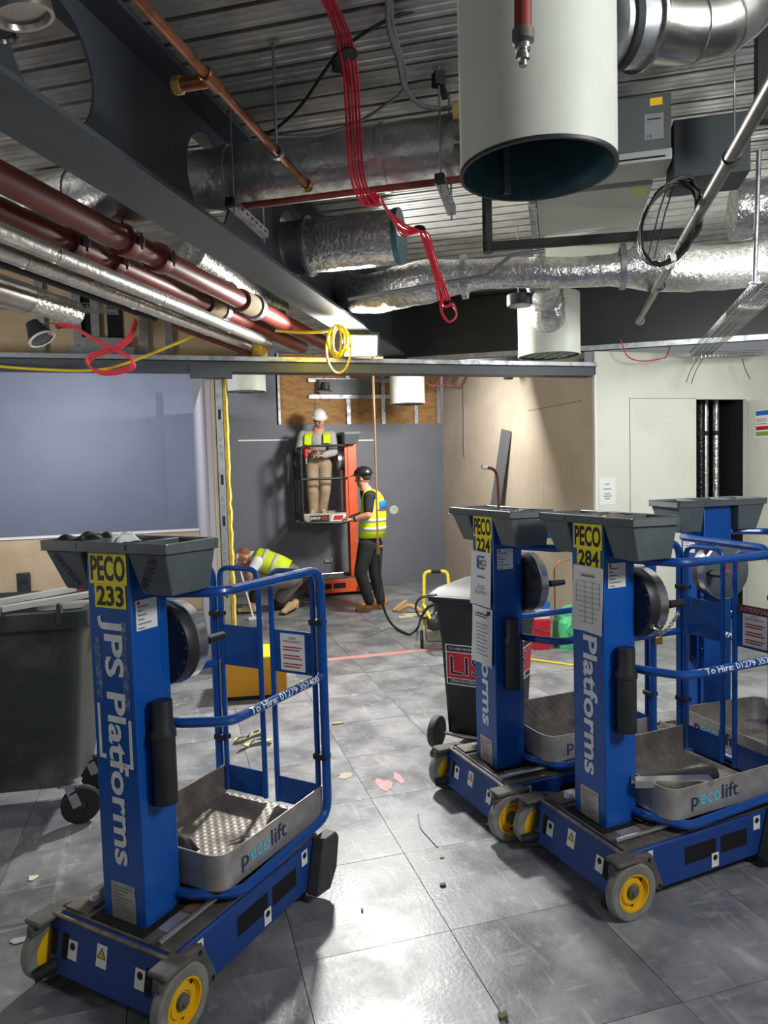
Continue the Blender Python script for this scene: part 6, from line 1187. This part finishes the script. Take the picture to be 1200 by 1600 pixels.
tag(pB, 'worker in a white helmet and grey jersey leaning on the rail of the raised lift', 'person')
cd = empty('cordless_drill', K(478, 712, -0.3)); q = Vector(cd.location); m = MB(); chain(m, [(q, 0.035), (q+UPZ*0.12, 0.04)]); sub(m.build('body', M_red, cd), cd); m = MB(); m.cyl(q, q-UPZ*0.12, 0.022, 0.012, 10); sub(m.build('chuck', M_galv, cd), cd); tag(cd, 'red cordless drill hanging on the cage of the raised lift', 'drill')
# ---- worker C: kneeling, bent over, hi-vis vest
DC = (atz(445, 955)-EYE).dot(_f); K = lambda x, y, dd=0.0: atd(x, y, DC+dd)
pC = empty('person', atz(425, 956)); fC = (RR*-0.92+FF*-0.2).normalized()
hc = K(383, 871, -0.02); m = MB(); P, R = head(m, hc, RR*-0.55+UPZ*-0.85+FF*-0.15, RR*-0.8+UPZ*0.55, 1.05)
neck = K(396, 871); ch1 = K(412, 876); mid = K(432, 884); pel = K(455, 900, 0.03)
shL, shR = K(402, 878, -0.19), K(404, 872, 0.18); elL, wrL = K(390, 897, -0.26), K(388, 915, -0.18); elR, wrR = K(386, 890, 0.12), K(384, 880, 0.05)
cap(m, hc+(neck-hc)*0.3, neck, 0.062, 0.07); chain(m, [(neck, 0.085), (ch1, 0.135), (mid, 0.135), (pel, 0.13)]); cap(m, shL, shR, 0.068)
for a, b, c in ((shL, elL, wrL), (shR, elR, wrR)): chain(m, [(a, 0.06), (b, 0.046), (c, 0.034)])
hand(m, wrL, UPZ*-1+RR*-0.3, RR*-1, 1.0, 0.9); hand(m, wrR, RR*-0.6+UPZ*0.6, FF*-1, 1.0, 0.9)
hL, kL, aL = K(452, 905, -0.09), K(402, 912, -0.14), K(392, 946, -0.12); hR, kR, aR = K(460, 906, 0.10), K(432, 945, 0.10), K(446, 946, 0.06)
aR = K(462, 947, 0.12)
for a, b, c in ((hL, kL, aL), (hR, kR, aR)): chain(m, [(a, 0.092), (b, 0.062), (c, 0.045)])
blob('body', m, M_skin, pC, 0.009, 3); face_bits(P, R, pC, 1.05)
m = MB(); m.ball(P(0, -0.03, 0.03), (0.080, 0.088, 0.092), 16, 10, R); blob('hair', m, M_ginger, pC, 0.011, 2)
m = MB(); m.ball(P(0, 0.035, 0.085), (0.07, 0.07, 0.035), 16, 8, R); m.ball(P(0, 0.10, 0.06), (0.055, 0.05, 0.012), 12, 6, R); sub(m.build('cap', M_helw, pC), pC)
m = MB(); chain(m, [(neck, 0.088), (ch1, 0.145), (mid, 0.142)]); cap(m, shL, shR, 0.076)
for a, b in ((shL, elL), (shR, elR)): chain(m, [(a, 0.076), (a.lerp(b, 0.7), 0.064)])
blob('t_shirt', m, M_paper, pC, 0.011, 4)
axC = (mid-neck).normalized(); sdC = FF; upC = axC.cross(sdC)*-1
def ringC(c, w, d, n=22): return [c+sdC*(w*math.cos(2*PI*k/n))+upC*(d*math.sin(2*PI*k/n)) for k in range(n)]
vest = ringed('hi_vis_vest', [ringC(K(396, 871), 0.13, 0.11), ringC(K(402, 873), 0.19, 0.15), ringC(K(420, 880), 0.195, 0.158), ringC(K(436, 887), 0.198, 0.165), ringC(K(450, 895), 0.205, 0.168)], M_hiv, pC)
for x, y in ((412, 877), (428, 884)): band('reflective_band', K(x, y), axC, 0.200, 0.168, sdC, upC, 0.05, vest)
m = MB(); chain(m, [(mid.lerp(pel, 0.7), 0.148), (pel, 0.152)])
for a, b in ((hL, kL), (hR, kR)): chain(m, [(a, 0.118), (a.lerp(b, 0.75), 0.088)])
blob('shorts', m, M_gcl, pC, 0.012, 4)
m = MB()
for a, b, c in ((hL, kL, aL), (hR, kR, aR)): chain(m, [(a.lerp(b, 0.8), 0.074), (b, 0.074), (b.lerp(c, 0.75), 0.056)])
blob('knee_pads', m, M_blackcl, pC, 0.012, 3)
boot(atz(399, 958), atz(369, 959), aL, M_boot2, pC); boot(atz(458, 953), atz(441, 962), aR, M_boot2, pC)
tag(pC, 'worker in hi-vis vest kneeling bent over beside the partition', 'person')
